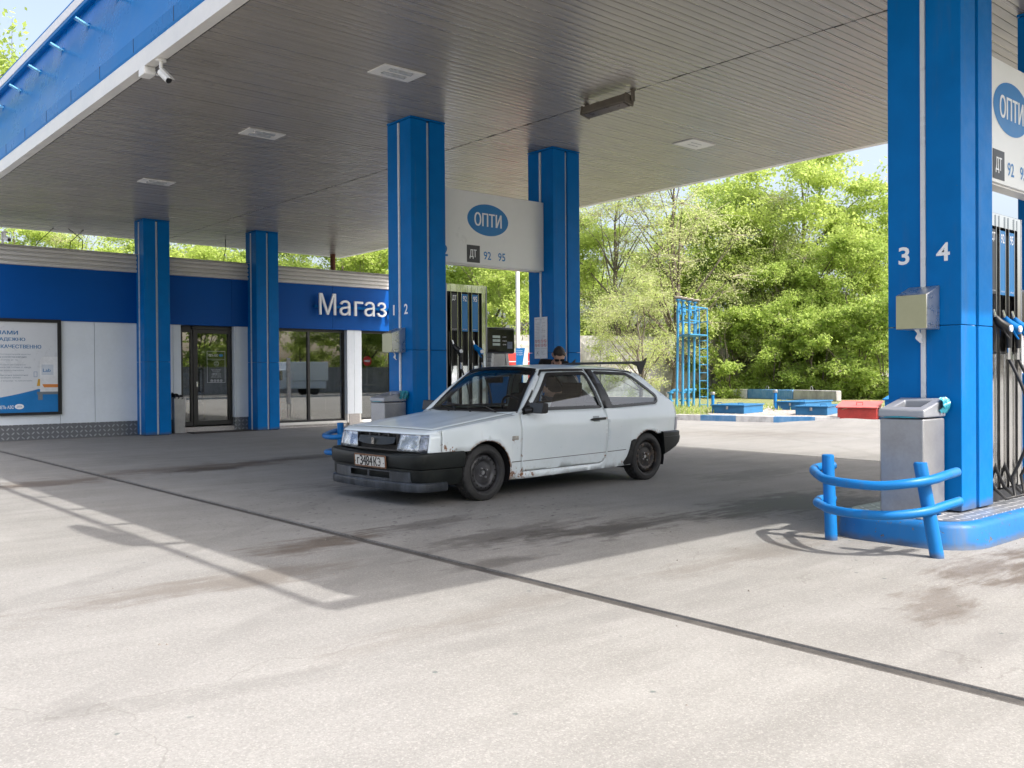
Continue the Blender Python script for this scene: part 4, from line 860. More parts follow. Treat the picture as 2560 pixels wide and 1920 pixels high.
def tower():
    t = empty("ladder_tower", lp(1752), "blue steel ladder with a railed platform beside the vent pipes", "ladder"); b = t.location.copy()
    rv = Vector((.756, -.654, 0)); fv = Vector((.654, .756, 0)); tl = .017
    def bar(m, a, c, r=tl):
        a, c = Vector(a), Vector(c); dr = (c - a).normalized(); s = dr.cross(fv if abs(dr.dot(fv)) < .9 else rv).normalized() * r; u = dr.cross(s).normalized() * r
        m.prism([a + s + u, a - s + u, a - s - u, a + s - u], c - a)
    L0, L1 = lp(1749, 30.4) - b, lp(1769, 30.4) - b; z1, z2, z3 = 2.38, 2.84, 3.27
    for p, nm in ((L0, "stile"), (L1, "stile")):
        m = MB(); bar(m, p, p + ZU * z3); m.build(nm, VENT, t)
    for k in range(9):
        m = MB(); z = .08 + k * .265; m.tube([L0 + ZU * z, L1 + ZU * z], .014, 6); m.build("rung", VENT, t)
    C0, C1, C2 = lp(1693.5, 30.5) - b, lp(1725, 29.4) - b, L1; C3 = lp(1742, 31.4) - b
    m = MB()
    for z in (z1, z2, z3):
        bar(m, C0 + ZU * z, C1 + ZU * z); bar(m, C1 + ZU * z, (L0 if z == z2 else L1) + ZU * z); bar(m, C0 + ZU * z, C3 + ZU * z); bar(m, C3 + ZU * z, L1 + ZU * z)
    for p in (C0, C1, C3): bar(m, p + ZU * z1, p + ZU * z3)
    m.build("railing", VENT, t)
    m = MB(); m.prism([C0 + ZU * (z1 - .03), C1 + ZU * (z1 - .03), L1 + ZU * (z1 - .03), C3 + ZU * (z1 - .03)], (0, 0, .02)); m.build("platform", VENT, t)
tower()
for px, D, lb in ((1683, 31.6, "bent blue pipe valve left of the vent pipes"), (1713, 31.9, "bent blue pipe valve between the vent pipes, left one"), (1727, 32.2, "bent blue pipe valve between the vent pipes, right one")):
    t = empty("pipe_valve", lp(px, D), lb, "valve", "blue pipe valves at the foot of the vent pipes"); rv = Vector((.756, -.654, 0)); m = MB()
    m.tube([-rv * .10, -rv * .10 + ZU * .42, -rv * .06 + ZU * .50, rv * .03 + ZU * .54, rv * .18 + ZU * .54], .06, 10); m.build("pipe", VENT, t, smooth=60); m = MB()
    for z in (.16, .44): m.cyl(-rv * .10 + ZU * z, -rv * .10 + ZU * (z + .05), .11, 12); m.cyl(-rv * .2 + ZU * (z + .02), rv * 0 + ZU * (z + .02), .015, 6); m.build("flange", VENT, t, smooth=40); m = MB()
# low painted wall of concrete slabs
wl = [far(1772, 43.0), far(1872, 41.2), far(1988, 38.6), far(2098, 35.6)]
for i, (a, b, mt, lb) in enumerate(((wl[0], wl[1], KERBW, "white painted low concrete slab by the ladder tower"), (wl[1], wl[2], KERBB, "dark blue painted low concrete slab in the middle"), (wl[2], wl[3], CONC, "unpainted grey low concrete slab behind the red box"))):
    m = MB(); d = (b - a).normalized(); n = Vector((-d.y, d.x, 0)) * .12; a2, b2 = a + d * .03, b - d * .03
    t = empty("concrete_slab", (a + b) / 2 + ZU * vz, lb, "slab", "low concrete slabs along the trees"); c = t.location
    m.prism([a2 - n + ZU * vz - c, b2 - n + ZU * vz - c, b2 + n + ZU * vz - c, a2 + n + ZU * vz - c], (0, 0, .42)); m.build("block", mt, t, bevel=.03)
    m = MB(); q = (a + d * 1.1) + ZU * (vz + .40) - c; m.tube([q, q + ZU * .13 + d * .03, q + ZU * .18 + d * .10, q + ZU * .13 + d * .17, q + d * .2], .014, 6); m.build("lifting_loop", STEELD, t)
# concrete fence panels
fa, fb = far(1180, 38.5), far(2560, 53); d = (fb - fa).normalized(); L = (fb - fa).length; n = int(L / 2.9); st = L / n; nn = Vector((-d.y, d.x, 0))
fen = empty("concrete_fence", (fa + fb) / 2 + ZU * vz, "pale precast concrete panel fence half hidden behind the trees", "fence"); c = fen.location
for i in range(n):
    p = fa + d * (i * st) + ZU * vz - c; m = MB(); q = p + d * .06; m.prism([q - nn * .05, q + d * (st - .12) - nn * .05, q + d * (st - .12) + nn * .05, q + nn * .05], (0, 0, 2.85))
    for r in range(2):
        for k in range(3):
            w_ = (st - .45) / 3; a = q + d * (.16 + k * (w_ + .03)) + ZU * (.35 + r * 1.22) - nn * .05 * 1; a = a - nn * 0
            for sgn in (-1,):
                A0 = [a, a + d * w_, a + d * w_ + ZU * 1.02, a + ZU * 1.02]; A1 = [a + d * .16 + ZU * .2 - nn * -.0, a + d * (w_ - .16) + ZU * .2, a + d * (w_ - .16) + ZU * .82, a + d * .16 + ZU * .82]
                o_ = nn * (.075 if (q + c).dot(nn) > 0 else -.075)
                o_ = -nn * .07 if nn.dot(Vector((.65, .75, 0))) > 0 else nn * .07
                V = [x + o_ * .03 for x in A0] + [x + o_ for x in A1]; m.add(V, [(4, 5, 6, 7)] + [(j, (j + 1) % 4, 4 + (j + 1) % 4, 4 + j) for j in range(4)])
    m.build("panel", CONC, fen); m = MB(); m.prism([p - nn * .09 - d * .07, p - nn * .09 + d * .07, p + nn * .09 + d * .07, p + nn * .09 - d * .07], (0, 0, 2.98)); m.build("post", CONC, fen)
# slim white pole, info stand, red cabinet
b = far(1295.6, 25); m = MB(); m.tube([b, b + ZU * 4, b + ZU * 7.5], [.065, .055, .045], 14); m.cyl(b, b + ZU * .03, .16, 14)
tag(m.build("white_pole", WHITEM, None, smooth=50), "slim white pole standing between the two pump pillars", "pole")
t = empty("info_stand", far(1305, 20), "blue and white information stand behind the fuel pump display", "stand"); rv = Vector((.756, -.654, 0)); fv = Vector((.654, .756, 0)); m = MB()
m.prism([-rv * .13 - fv * .02 + ZU * .4, rv * .13 - fv * .02 + ZU * .4, rv * .13 - fv * .02 + ZU * 1.82, -rv * .13 - fv * .02 + ZU * 1.82], fv * .03); m.build("board", PAPER, t)
m = MB(); m.poly([-rv * .13 - fv * .022 + ZU * .4, rv * .03 - fv * .022 + ZU * .4, rv * .02 - fv * .022 + ZU * 1.5, rv * .07 - fv * .022 + ZU * 1.82, -rv * .13 - fv * .022 + ZU * 1.82]); m.build("blue_print", B1, t)
m = MB(); m.tube([-rv * .1, -rv * .1 + ZU * .4], .012, 6); m.tube([rv * .1, rv * .1 + ZU * .4], .012, 6); m.build("leg", STEELD, t)
m = MB()
for i, s in enumerate(("Скидки", "на топливо", "по карте")): put_text(m, s, -rv * .115 - fv * .024 + ZU * (1.75 - i * .045), rv, ZU, .13, .022)
m.build("lettering", LETTER, t)
t = empty("red_cabinet", far(1300, 24), "red steel cabinet far behind the fuel pump display", "cabinet"); m = MB(); m.prism([-rv * .35, rv * .30, rv * .30 + fv * .4, -rv * .35 + fv * .4], (0, 0, 1.82)); m.build("body", REDP, t, bevel=.02)
m = MB()
for z in (1.3, 1.58): m.prism([-rv * .34 - fv * .004 + ZU * z, rv * .29 - fv * .004 + ZU * z, rv * .29 - fv * .004 + ZU * (z + .02), -rv * .34 - fv * .004 + ZU * (z + .02)], fv * .003)
m.build("white_line", LETTER, t)

m = MB(); rnd = random.Random(21)
for k in range(70):
    x, y = rnd.uniform(1.2, 10), rnd.uniform(.9, 7.5)
    r_ = rnd.uniform(.003, .009); h = [Vector((x + r_ * math.cos(a * 1.26 + k) * rnd.uniform(.7, 1.3), y + r_ * math.sin(a * 1.26 + k) * rnd.uniform(.7, 1.3), .0005)) for a in range(5)]; tp = Vector((x, y, r_ * 1.1))
    m.add(h + [tp], [(a, (a + 1) % 5, 5) for a in range(5)])
tag(m.build("gravel_crumbs", mat('crumb_stone', (.20, .18, .16), .9, 0, .4, 30)), "loose gravel crumbs scattered over the sunlit concrete", "gravel", kind="stuff")
# ================================================================= CAR
CAR_ANG = math.atan2(.075, 2.46); _ux = Vector((math.cos(CAR_ANG), math.sin(CAR_ANG), 0)); _uy = Vector((-_ux.y, _ux.x, 0))
CAR_LOC = Vector((5.57, 6.91, 0)) + _ux * (2.0 - .76) + _uy * .79
AF, AR_, ARAD = (.83, .27), (3.30, .265), .312     # wheel arch centres (s, z) and radius
def car_paint():
    q = NT("weathered_white_car_paint"); p = q.pos(); s = q.n("ShaderNodeSeparateXYZ", {0: p}); X, Z = s.outputs[0], s.outputs[2]
    n = q.noise(2.5, 5, .6, p); n2 = q.noise(28, 5, .65, p); n3 = q.noise(9, 6, .7, p)
    col = q.mix(q.ramp(n, .3, .7), (.75, .825, .85), (.785, .85, .875))
    low = q.ramp(Z, .45, .18); col = q.mix(q.math('MULTIPLY', low, q.ramp(n3, .42, .68, 0, .3)), col, (.36, .33, .28))
    st = q.noise(1, 5, .6, q.n("ShaderNodeMapping", {'Vector': p, 'Scale': (14, 14, 1.2)}).outputs[0]); col = q.mix(q.math('MULTIPLY', q.ramp(st, .60, .76), .12), col, (.40, .40, .37))
    sc1 = q.noise(1, 4, .7, q.n("ShaderNodeMapping", {'Vector': p, 'Scale': (5, 5, 55), 'Rotation': (0, R(6), 0)}).outputs[0])
    reg = q.math('MULTIPLY', q.ramp(X, .25, .6), q.math('MULTIPLY', q.ramp(X, 1.15, .9), q.math('MULTIPLY', q.ramp(Z, .34, .40), q.ramp(Z, .66, .55))))
    col = q.mix(q.math('MULTIPLY', q.ramp(sc1, .66, .70), q.math('ADD', q.math('MULTIPLY', reg, .75), .06)), col, (.10, .10, .11))
    chip = q.math('MULTIPLY', q.ramp(q.noise(38, 2, .5, p), .74, .78), q.ramp(Z, .62, .40)); col = q.mix(q.math('MULTIPLY', chip, .5), col, (.12, .10, .09))
    rust = None
    def acc(m):
        nonlocal rust; rust = m if rust is None else q.math('MAXIMUM', rust, m)
    for (c, z) in (AF, AR_):
        dx = q.math('SUBTRACT', X, c - 2.0); dz = q.math('SUBTRACT', Z, z); d = q.math('SQRT', q.math('ADD', q.math('MULTIPLY', dx, dx), q.math('MULTIPLY', dz, dz)))
        acc(q.ramp(q.math('ADD', d, q.math('MULTIPLY', n3, .10)), ARAD + .069, ARAD + .052))
    for (cs, cz, rr) in ((1.31, .22, .10), (1.17, .22, .09), (1.30, .40, .035), (.335, .53, .06), (.42, .50, .07), (1.205, .585, .055), (1.30, .57, .03), (2.86, .24, .03), (2.83, .64, .015), (3.50, .555, .05), (3.15, .52, .04), (1.45, .205, .06), (2.57, .33, .03)):
        dx = q.math('SUBTRACT', X, cs - 2.0); dz = q.math('SUBTRACT', Z, cz); d = q.math('SQRT', q.math('ADD', q.math('MULTIPLY', dx, dx), q.math('MULTIPLY', dz, dz)))
        acc(q.ramp(q.math('ADD', d, q.math('MULTIPLY', q.math('SUBTRACT', n2, .5), rr * 4.5)), rr * .55, rr * .15))
    rust = q.math('MULTIPLY', rust, q.ramp(n3, .40, .52))
    col = q.mix(rust, col, q.mix(n2, (.09, .03, .012), (.36, .17, .07)))
    q.set(Base_Color=col, Roughness=q.math('ADD', q.ramp(n, .3, .7, .20, .27), q.math('MULTIPLY', rust, .5))); q.b.inputs['Specular IOR Level'].default_value = .55
    q.b.inputs['Coat Weight'].default_value = .35; q.b.inputs['Coat Roughness'].default_value = .12
    q.bump(q.math('ADD', q.math('MULTIPLY', n, .5), q.math('MULTIPLY', rust, .25)), .035, .02); return q.m
PAINT = car_paint()
def bumper_mat():
    q = NT("faded_black_bumper"); p = q.pos(); n = q.noise(3.5, 5, .6, p); n2 = q.noise(16, 4, .6, q.n("ShaderNodeMapping", {'Vector': p, 'Scale': (1, 1, .35)}).outputs[0])
    c = q.mix(q.ramp(n, .35, .65), (.007, .009, .009), (.014, .017, .016)); c = q.mix(q.ramp(n2, .68, .76, 0, .6), c, (.08, .095, .11))
    q.set(Base_Color=c, Roughness=q.ramp(n, .3, .7, .34, .5)); q.b.inputs['Specular IOR Level'].default_value = .35; q.bump(q.noise(60, 3, .6, p), .15, .004); return q.m
BUMP = bumper_mat()
LIP = (lambda q: (q.set(Base_Color=q.mix(q.ramp(q.noise(7, 5, .65, q.n("ShaderNodeMapping", {'Vector': q.pos(), 'Scale': (1, 1, .3)}).outputs[0]), .4, .65), (.018, .022, .028), (.055, .065, .08)), Roughness=.38), q.m)[1])(NT("scuffed_lip_plastic"))
SEAL = mat("car_window_rubber", (.010, .010, .011), .35, 0, .2, 6)
INT = mat("dark_brown_interior", (.035, .026, .022), .8, 0, .25, 8); INT2 = mat("dark_interior_plastic", (.014, .014, .015), .6)
TYRE = mat("worn_tyre_rubber", (.028, .028, .028), .75, 0, .35, 12, bump=.3, bs=50)
RIMB = (lambda q: (q.set(Base_Color=q.mix(q.ramp(q.noise(9, 5, .6, q.pos()), .4, .66), (.035, .035, .038), (.075, .075, .080)), Roughness=.36, Metallic=.15), q.m)[1])(NT("black_steel_rim"))
RIMR = (lambda q: (q.set(Base_Color=q.mix(q.ramp(q.noise(14, 5, .65, q.pos()), .47, .62), (.014, .014, .015), (.085, .060, .045)), Roughness=.55), q.m)[1])(NT("rusty_black_rim"))
def lens_mat(name, a, b):
    q = NT(name); p = q.pos(); rib = q.n("ShaderNodeTexWave", {'Vector': p, 'Scale': 28., 'Distortion': 0.}, wave_type='BANDS', bands_direction='Y').outputs['Fac']
    n = q.noise(11, 3, .5, p)
    q.set(Base_Color=q.mix(q.ramp(n, .4, .62), a, b), Metallic=.75, Roughness=.10); q.b.inputs['Coat Weight'].default_value = 1.; q.b.inputs['Coat Roughness'].default_value = .03
    h = q.math('ADD', q.math('MULTIPLY', rib, .25), q.math('MULTIPLY', n, 2.2)); q.bump(h, .8, .02); return q.m
LENS = lens_mat("headlamp_reflector", (.30, .34, .38), (.80, .84, .88)); LENS2 = lens_mat("indicator_lens", (.20, .22, .26), (.36, .38, .44))

car = empty("hatchback_car", CAR_LOC, "old white three-door hatchback with rust spots and black bumpers parked beside the pumps", "car", None, CAR_ANG)
def V3(s, w, z): return Vector((s - 2.0, w, z))
def lerp_pts(pts, x):
    if x <= pts[0][0]: return pts[0][1]
    for (a, fa_), (b, fb_) in zip(pts[:-1], pts[1:]):
        if x <= b: return fa_ + (fb_ - fa_) * (x - a) / (b - a)
    return pts[-1][1]
def zc(s): return .662 + .0165 * (s - 1.3)
def hw(s, z):
    b = .808
    if s < .9: b -= .05 * ((.9 - s) / .75) ** 2
    if s > 3.0: b -= .065 * ((s - 3.0) / .9) ** 2
    c = zc(s)
    if z < c: b -= .032 * ((c - z) / .45) ** 1.5
    elif z <= .86: b -= .045 * ((z - c) / (.86 - c)) ** 1.15
    else: b -= .045 + .25 * (z - .86) + .58 * (z - .86) ** 2
    for (cs, cz) in (AF, AR_):
        r = math.hypot(s - cs, z - cz)
        if z < .66 and r > .2: b += .020 * math.exp(-((r - ARAD) / .05) ** 2) * min(1, max(0, (.66 - z) / .04))
    if z < .36: b += .006 * min(1, (.36 - z) / .05)
    return b
def inside(p, poly):
    x, y = p; r = False; n = len(poly)
    for i in range(n):
        x1, y1 = poly[i]; x2, y2 = poly[(i + 1) % n]
        if (y1 > y) != (y2 > y) and x < (x2 - x1) * (y - y1) / (y2 - y1) + x1: r = not r
    return r
def densify(poly, st=.04):
    out = []
    for a, b in zip(poly, poly[1:] + poly[:1]):
        n = max(1, int(math.hypot(b[0] - a[0], b[1] - a[1]) / st))
        out += [(a[0] + (b[0] - a[0]) * k / n, a[1] + (b[1] - a[1]) * k / n) for k in range(n)]
    return out
def round_poly(pts, rs):
    """rs: radius for each corner"""
    out = []; n = len(pts)
    for i in range(n):
        a, b, c = Vector(pts[i - 1]), Vector(pts[i]), Vector(pts[(i + 1) % n]); r = rs[i] if isinstance(rs, (list, tuple)) else rs
        if r <= 0: out.append(tuple(b)); continue
        u = (a - b).normalized(); v = (c - b).normalized(); d = min(r, (a - b).length * .45, (c - b).length * .45)
        for k in range(6):
            t_ = k / 5; out.append(tuple((b + u * d) * (1 - t_) ** 2 + b * 2 * t_ * (1 - t_) + (b + v * d) * t_ ** 2))
    return out
def sheet(outline, holes=(), st=.045, extra=()):
    loops = [densify(outline, st)] + [densify(h, st) for h in holes]; vs = []; es = []
    for lp_ in loops:
        b = len(vs); vs += lp_; es += [(b + i, b + (i + 1) % len(lp_)) for i in range(len(lp_))]
    x0 = min(p[0] for p in outline); x1 = max(p[0] for p in outline); y0 = min(p[1] for p in outline); y1 = max(p[1] for p in outline)
    allp = [p for l in loops for p in l]
    i = 0; x = x0 + st / 2
    while x < x1:
        y = y0 + st / 2
        while y < y1:
            p = (x, y)
            if inside(p, outline) and not any(inside(p, h) for h in holes) and all(abs(q_[0] - x) + abs(q_[1] - y) > st * .5 for q_ in allp): vs.append(p)
            y += st
        x += st
    vo, eo, fo, *_ = delaunay_2d_cdt([Vector(v) for v in vs], es, [], 0, 1e-5)
    fs = []
    for f in fo:
        c = (sum(vo[k][0] for k in f) / 3, sum(vo[k][1] for k in f) / 3)
        if inside(c, outline) and not any(inside(c, h) for h in holes): fs.append(tuple(f))
    return [tuple(v) for v in vo], fs
def side_part(name, outline, holes, mt, parent=None, off=0., st=.045, smooth=40, both=True, solid=0):
    vs, fs = sheet(outline, holes, st); out = []
    for sd in ((-1, 1) if both else (-1,)):
        m = MB(); P = [V3(s, sd * (hw(s, z) + off), z) for s, z in vs]
        m.add(P, [f if sd < 0 else f[::-1] for f in fs])
        # turn faces outward
        a, b, c = (P[i] for i in m.f[0]); nrm = (b - a).cross(c - a)
        if nrm.y * sd < 0: m.f = [f[::-1] for f in m.f]
        out.append(m)
    return out
def arc(c, a0, a1, n=16, r=ARAD): return [(c[0] + r * math.cos(R(a0 + (a1 - a0) * k / n)), c[1] + r * math.sin(R(a0 + (a1 - a0) * k / n))) for k in range(n + 1)]
def zt(s): return .704 + (s - .30) * .113 if s < 1.25 else .811 + (s - 1.25) * .3
g_ = .0045
DOOR = [(1.312, .25), (1.312, .812), (1.345, .835), (1.80, 1.252), (2.47, 1.262), (2.562, .848), (2.575, .845), (2.603, .71), (2.596, .40), (2.585, .33), (2.54, .272), (2.48, .256)]
WIN = round_poly([(1.475, .872), (1.862, 1.222), (2.435, 1.232), (2.522, .872)], [.03, .03, .03, .02])
QWIN = round_poly([(2.715, .868), (2.612, 1.238), (3.13, 1.222), (3.22, 1.185), (3.545, .965), (3.55, .915), (3.50, .893)], [.01, .03, .02, .04, .04, .03, .03])
def grow(poly, d):
    out = []; n = len(poly); ar = sum(poly[i][0] * poly[(i + 1) % n][1] - poly[(i + 1) % n][0] * poly[i][1] for i in range(n)); sg = 1 if ar > 0 else -1
    for i in range(n):
        a, b, c = Vector(poly[i - 1]), Vector(poly[i]), Vector(poly[(i + 1) % n]); u = (b - a); v = (c - b)
        u = u.normalized() if u.length > 1e-6 else v.normalized(); v = v.normalized() if v.length > 1e-6 else u
        n1 = Vector((u.y, -u.x)) * sg; n2 = Vector((v.y, -v.x)) * sg; nn_ = (n1 + n2); k = max(.5, 1 + n1.dot(n2)); out.append(tuple(b + nn_ * (d / k)))
    return out
body_outline = [(.30, .495)] + [(.30, .704)] + [(s, zt(s)) for s in (.4, .55, .7, .85, 1.0, 1.12, 1.24)] + [(1.285, .842), (1.36, .908), (1.55, 1.085), (1.755, 1.272), (1.80, 1.281), (2.1, 1.287), (2.5, 1.287), (2.9, 1.280), (3.22, 1.262), (3.37, 1.222), (3.61, 1.040), (3.80, .938), (3.905, .875), (3.925, .80), (3.905, .70), (3.895, .53), (3.60, .53)] \
    + arc(AR_, 58, 180, 18) + [(2.985, .20), (2.85, .193), (1.32, .172), (1.13, .180)] + arc(AF, -17, 132, 22)[0:] + [(.60, .495)]
DOORH = grow(DOOR, .0065)
bs = side_part("body_side", body_outline, [DOORH, grow(QWIN, .012)], PAINT)
body = MB()
for m in bs: body.add(m.v, m.f)
# fender tops, roof, nose, tail join the body shell
def T(s, w_):
    k = .012 + .030 * min(1, max(0, (s - .25) / .9)); e = hw(max(s, .30), zt(max(s, .30))); return zt(s) + k * (1 - min(1, (abs(w_) / e)) ** 2.6)
def s0f(w_): return .252 + .012 * (abs(w_) / .66) ** 3
def s1f(w_): return 1.17 + .075 * (abs(w_) / .67) ** 2
for sd in (-1, 1):
    body.grid(lambda s, u, sd=sd: V3(s, sd * ((.668) + (hw(max(s, .3), zt(s)) - .668) * u), T(s, .668 + (hw(max(s, .3), zt(s)) - .668) * u)), [.262 + (1.245 - .262) * i / 20 for i in range(21)], [i / 6 for i in range(7)], flip=(sd > 0))
NA = [(0, .092), (.30, .095), (.50, .105), (.70, .128), (.75, .158), (.762, .22)]; NB = [(0, .132), (.30, .135), (.50, .144), (.70, .165), (.738, .192), (.757, .24)]
def curve(pts, w_): return lerp_pts(pts, w_)
def nrow(row, u):
    """u 0..1 from centre to the fender seam"""
    if row == 'A': P_ = [(w_, s, .50) for w_, s in NA] + [(hw(.30, .50), .30, .495)]
    elif row == 'B': P_ = [(w_, s, .668) for w_, s in NB] + [(hw(.30, .668), .30, .668)]
    else: P_ = [(w_, s0f(w_) - .0, T(s0f(w_), w_) - .001) for w_ in (0, .30, .50, .66)] + [(.70, .275, T(.275, .70)), (.735, .288, T(.288, .735)), (hw(.30, .704), .30, .704)]
    L = [0]
    n = len(P_)
    US = [0, .34, .56, .80, .87, .93, 1.0]
    for i in range(n - 1):
        if u <= US[i + 1] + 1e-9:
            t_ = (u - US[i]) / (US[i + 1] - US[i]); return Vector([a + (b - a) * t_ for a, b in zip(P_[i], P_[i + 1])])
    return Vector(P_[-1])
def npt(u, v, sd, out=0.):
    """v 0 = bottom row, 1 = lamp top, 2 = bonnet edge"""
    a, b = (nrow('A', u), nrow('B', u)) if v <= 1 else (nrow('B', u), nrow('C', u)); t_ = v if v <= 1 else v - 1
    p = a + (b - a) * t_
    if v > 1: p.z += .012 * math.sin(t_ * math.pi)
    return V3(p.y - out, sd * p.x, p.z)
US_ = [i / 24 for i in range(25)]
for sd in (-1, 1):
    body.grid(lambda u, v, sd=sd: npt(u, v, sd), US_, [1 + i / 5 for i in range(6)], flip=(sd < 0))
    body.grid(lambda u, v, sd=sd: npt(u, v, sd), [.862 + .138 * i / 6 for i in range(7)], [i / 4 for i in range(5)], flip=(sd < 0))
    body.grid(lambda u, v, sd=sd: npt(u, v * .04 - .0, sd), [.862 + .138 * i / 6 for i in range(7)], [0, 1], flip=(sd < 0))
def zr(s): return lerp_pts([(1.755, 1.272), (1.80, 1.281), (2.1, 1.287), (2.5, 1.287), (2.9, 1.280), (3.22, 1.262), (3.37, 1.222)], s)
def roof(s, w1):
    e = hw(s, zr(s)); w_ = w1 * e; fr = lerp_pts([(1.70, .55), (1.9, .85), (2.3, 1), (3.1, 1), (3.4, .9)], s)
    ed = lerp_pts([(1.72, 1.262), (1.80, 1.281), (2.1, 1.287), (2.5, 1.287), (2.9, 1.280), (3.22, 1.262), (3.40, 1.215)], s)
    return V3(s, w_, ed + .052 * fr * (1 - abs(w1) ** 2.4))
RS = [1.755, 1.80, 1.85] + [1.9 + (3.37 - 1.9) * i / 18 for i in range(19)]
body.grid(lambda s, w1: roof(s, w1), RS, [-1 + 2 * i / 20 for i in range(21)])
def roof_front(w1):
    p = roof(1.755, w1); return p + Vector((-.035 * (1 - abs(w1) ** 3), 0, -.012 * (1 - abs(w1) ** 3)))
body.grid(lambda w1, t_: roof(1.755, w1).lerp(roof_front(w1), t_), [-1 + 2 * i / 20 for i in range(21)], [0, 1])
# tail and C pillars: surface between the two rear side edges
RE = [(3.37, 1.222), (3.61, 1.040), (3.80, .938), (3.905, .875), (3.925, .80), (3.905, .70), (3.895, .53)]
def tail(i, w1):
    s, z = RE[i]; e = hw(s, z); return V3(s + (.045 if i > 1 else .03) * (1 - abs(w1) ** 2), w1 * e, z + (.03 if i < 2 else 0) * (1 - w1 * w1))
for i in range(len(RE) - 1):
    for a, b in ((-1, -.8), (.8, 1)) if i < 2 else ((-1, 1),):
        body.grid(lambda j, w1, i=i: tail(i, w1).lerp(tail(i + 1, w1), j), [0, .5, 1], [a + (b - a) * k / 12 for k in range(13)])
# windscreen geometry
def ws(u, v):
    """u -1..1 across, v 0 bottom .. 1 top"""
    a = abs(u); b = V3(1.185 + .145 * a ** 2.2, u * .712, .838 + .012 * a); c = V3(1.722 + .045 * a ** 2.2, u * .535, 1.302 - .030 * a ** 2.2); p = b.lerp(c, v); p.x -= .02 * math.sin(v * math.pi) * .5; p.z += .012 * math.sin(v * math.pi); return p
for sd in (-1, 1):   # A pillars
    pts = [(1.285, .842), (1.36, .908), (1.55, 1.085), (1.755, 1.272)]
    def ap(t_, k, sd=sd):
        i = min(2, int(t_ * 3)); f = t_ * 3 - i; s = pts[i][0] + (pts[i + 1][0] - pts[i][0]) * f; z = pts[i][1] + (pts[i + 1][1] - pts[i][1]) * f
        return V3(s, sd * hw(s, z), z).lerp(ws(sd * 1.0, t_), k)
    body.grid(ap, [i / 9 for i in range(10)], [0, .3, 1], flip=(sd < 0))
    body.poly([V3(1.285, sd * hw(1.285, .842), .842), ws(sd, 0), V3(1.245, sd * .668, T(1.245, .668)), V3(1.24, sd * hw(1.24, zt(1.24)), zt(1.24))][::sd])
body.grid(lambda u, t_: V3(s1f(u * .668) + .004, u * .668, T(s1f(u * .668), u * .668) - .004).lerp(ws(u, 0), t_), [-1 + i / 10 for i in range(21)], [0, 1], flip=True)
bo = body.build("body", PAINT, car, smooth=32, weld=.0015)
bm = bmesh.new(); bm.from_mesh(bo.data); bmesh.ops.recalc_face_normals(bm, faces=bm.faces)
for f in bm.faces:
    c = f.calc_center_median()
    if (abs(c.y) > .70 and c.z < .8 and c.y * f.normal.y < 0) or (c.z > 1.2 and abs(c.y) < .4 and f.normal.z < 0) or (c.z < 1.2 and abs(c.y) < .745 and c.x < -.7 and f.normal.z < -.2 and f.normal.x > 0): f.normal_flip()
bm.to_mesh(bo.data); bm.free()
md = bo.modifiers.new('solid', 'SOLIDIFY'); md.thickness = .010; md.offset = -1
# bonnet
m = MB(); m.grid(lambda u, v: V3(s0f(v * .663) + .004 + (s1f(v * .663) - s0f(v * .663) - .006) * u, v * .663, T(s0f(v * .663) + .004 + (s1f(v * .663) - s0f(v * .663) - .006) * u, v * .663) - .0005 + .005 * max(0, 1 - abs(abs(v) - .66) / .1) * min(1, u * 3)), [i / 18 for i in range(19)], [-1 + i / 12 for i in range(25)])
bon = m.build("bonnet", PAINT, car, smooth=40, solid=.004)
for w_ in (-.20, .16):
    m = MB(); p = V3(1.13, w_, T(1.13, w_) + .003); m.cyl(p, p + ZU * .012, .011, 10); m.build("washer_jet", BLK, bon)
m = MB()   # dark shut lines round the bonnet and the nose
for sd in (-1, 1):
    m.grid(lambda s, k, sd=sd: V3(s, sd * (.662 + .0065 * k), T(s, .666) - .0005), [.262 + (1.24 - .262) * i / 20 for i in range(21)], [0, 1])
    m.grid(lambda j, k, sd=sd: V3(.2985 + .005 * k, sd * (hw(.30, .50 + .204 * j) + .0012), .497 + .207 * j), [i / 6 for i in range(7)], [0, 1])
    m.grid(lambda j, k, sd=sd: V3(s0f(.70) + .002 + .038 * j, sd * (.668 + (.752 - .668) * j), T(s0f(.7), .668 + (.752 - .668) * j) + .0015 + .0045 * k * 0) + Vector((.004 * k, 0, 0)), [0, .5, 1], [0, 1])
m.grid(lambda w_, k: V3(s0f(w_) - .002 + .0065 * k, w_, T(s0f(w_), w_) + .0004), [-.668 + 1.336 * i / 16 for i in range(17)], [0, 1])
m.build("shut_line", BLK, car)
# doors
door_objs = []
dparts = side_part("door", DOOR, [grow(WIN, .004)], PAINT)
for sd, m in zip((-1, 1), dparts): door_objs.append(m.build("door", PAINT, car, smooth=40, solid=.02))
def ribbon(poly, d0, d1, off, sd, m):
    a = grow(poly, d0); b = grow(poly, d1); n = len(poly)
    for i in range(n):
        j = (i + 1) % n; q4 = [V3(s, sd * (hw(s, z) + off), z) for s, z in (a[i], a[j], b[j], b[i])]
        nrm = (q4[1] - q4[0]).cross(q4[3] - q4[0]); m.quad(*(q4 if nrm.y * sd > 0 else q4[::-1]))
def line_strip(pts, wd, off, sd, m):
    for (a, b) in zip(pts[:-1], pts[1:]):
        a, b = Vector(a), Vector(b); t_ = (b - a).normalized(); n_2 = Vector((-t_.y, t_.x)) * wd / 2
        q4 = [V3(p.x, sd * (hw(p.x, p.y) + off), p.y) for p in (a - n_2, b - n_2, b + n_2, a + n_2)]; nrm = (q4[1] - q4[0]).cross(q4[3] - q4[0]); m.quad(*(q4 if nrm.y * sd > 0 else q4[::-1]))
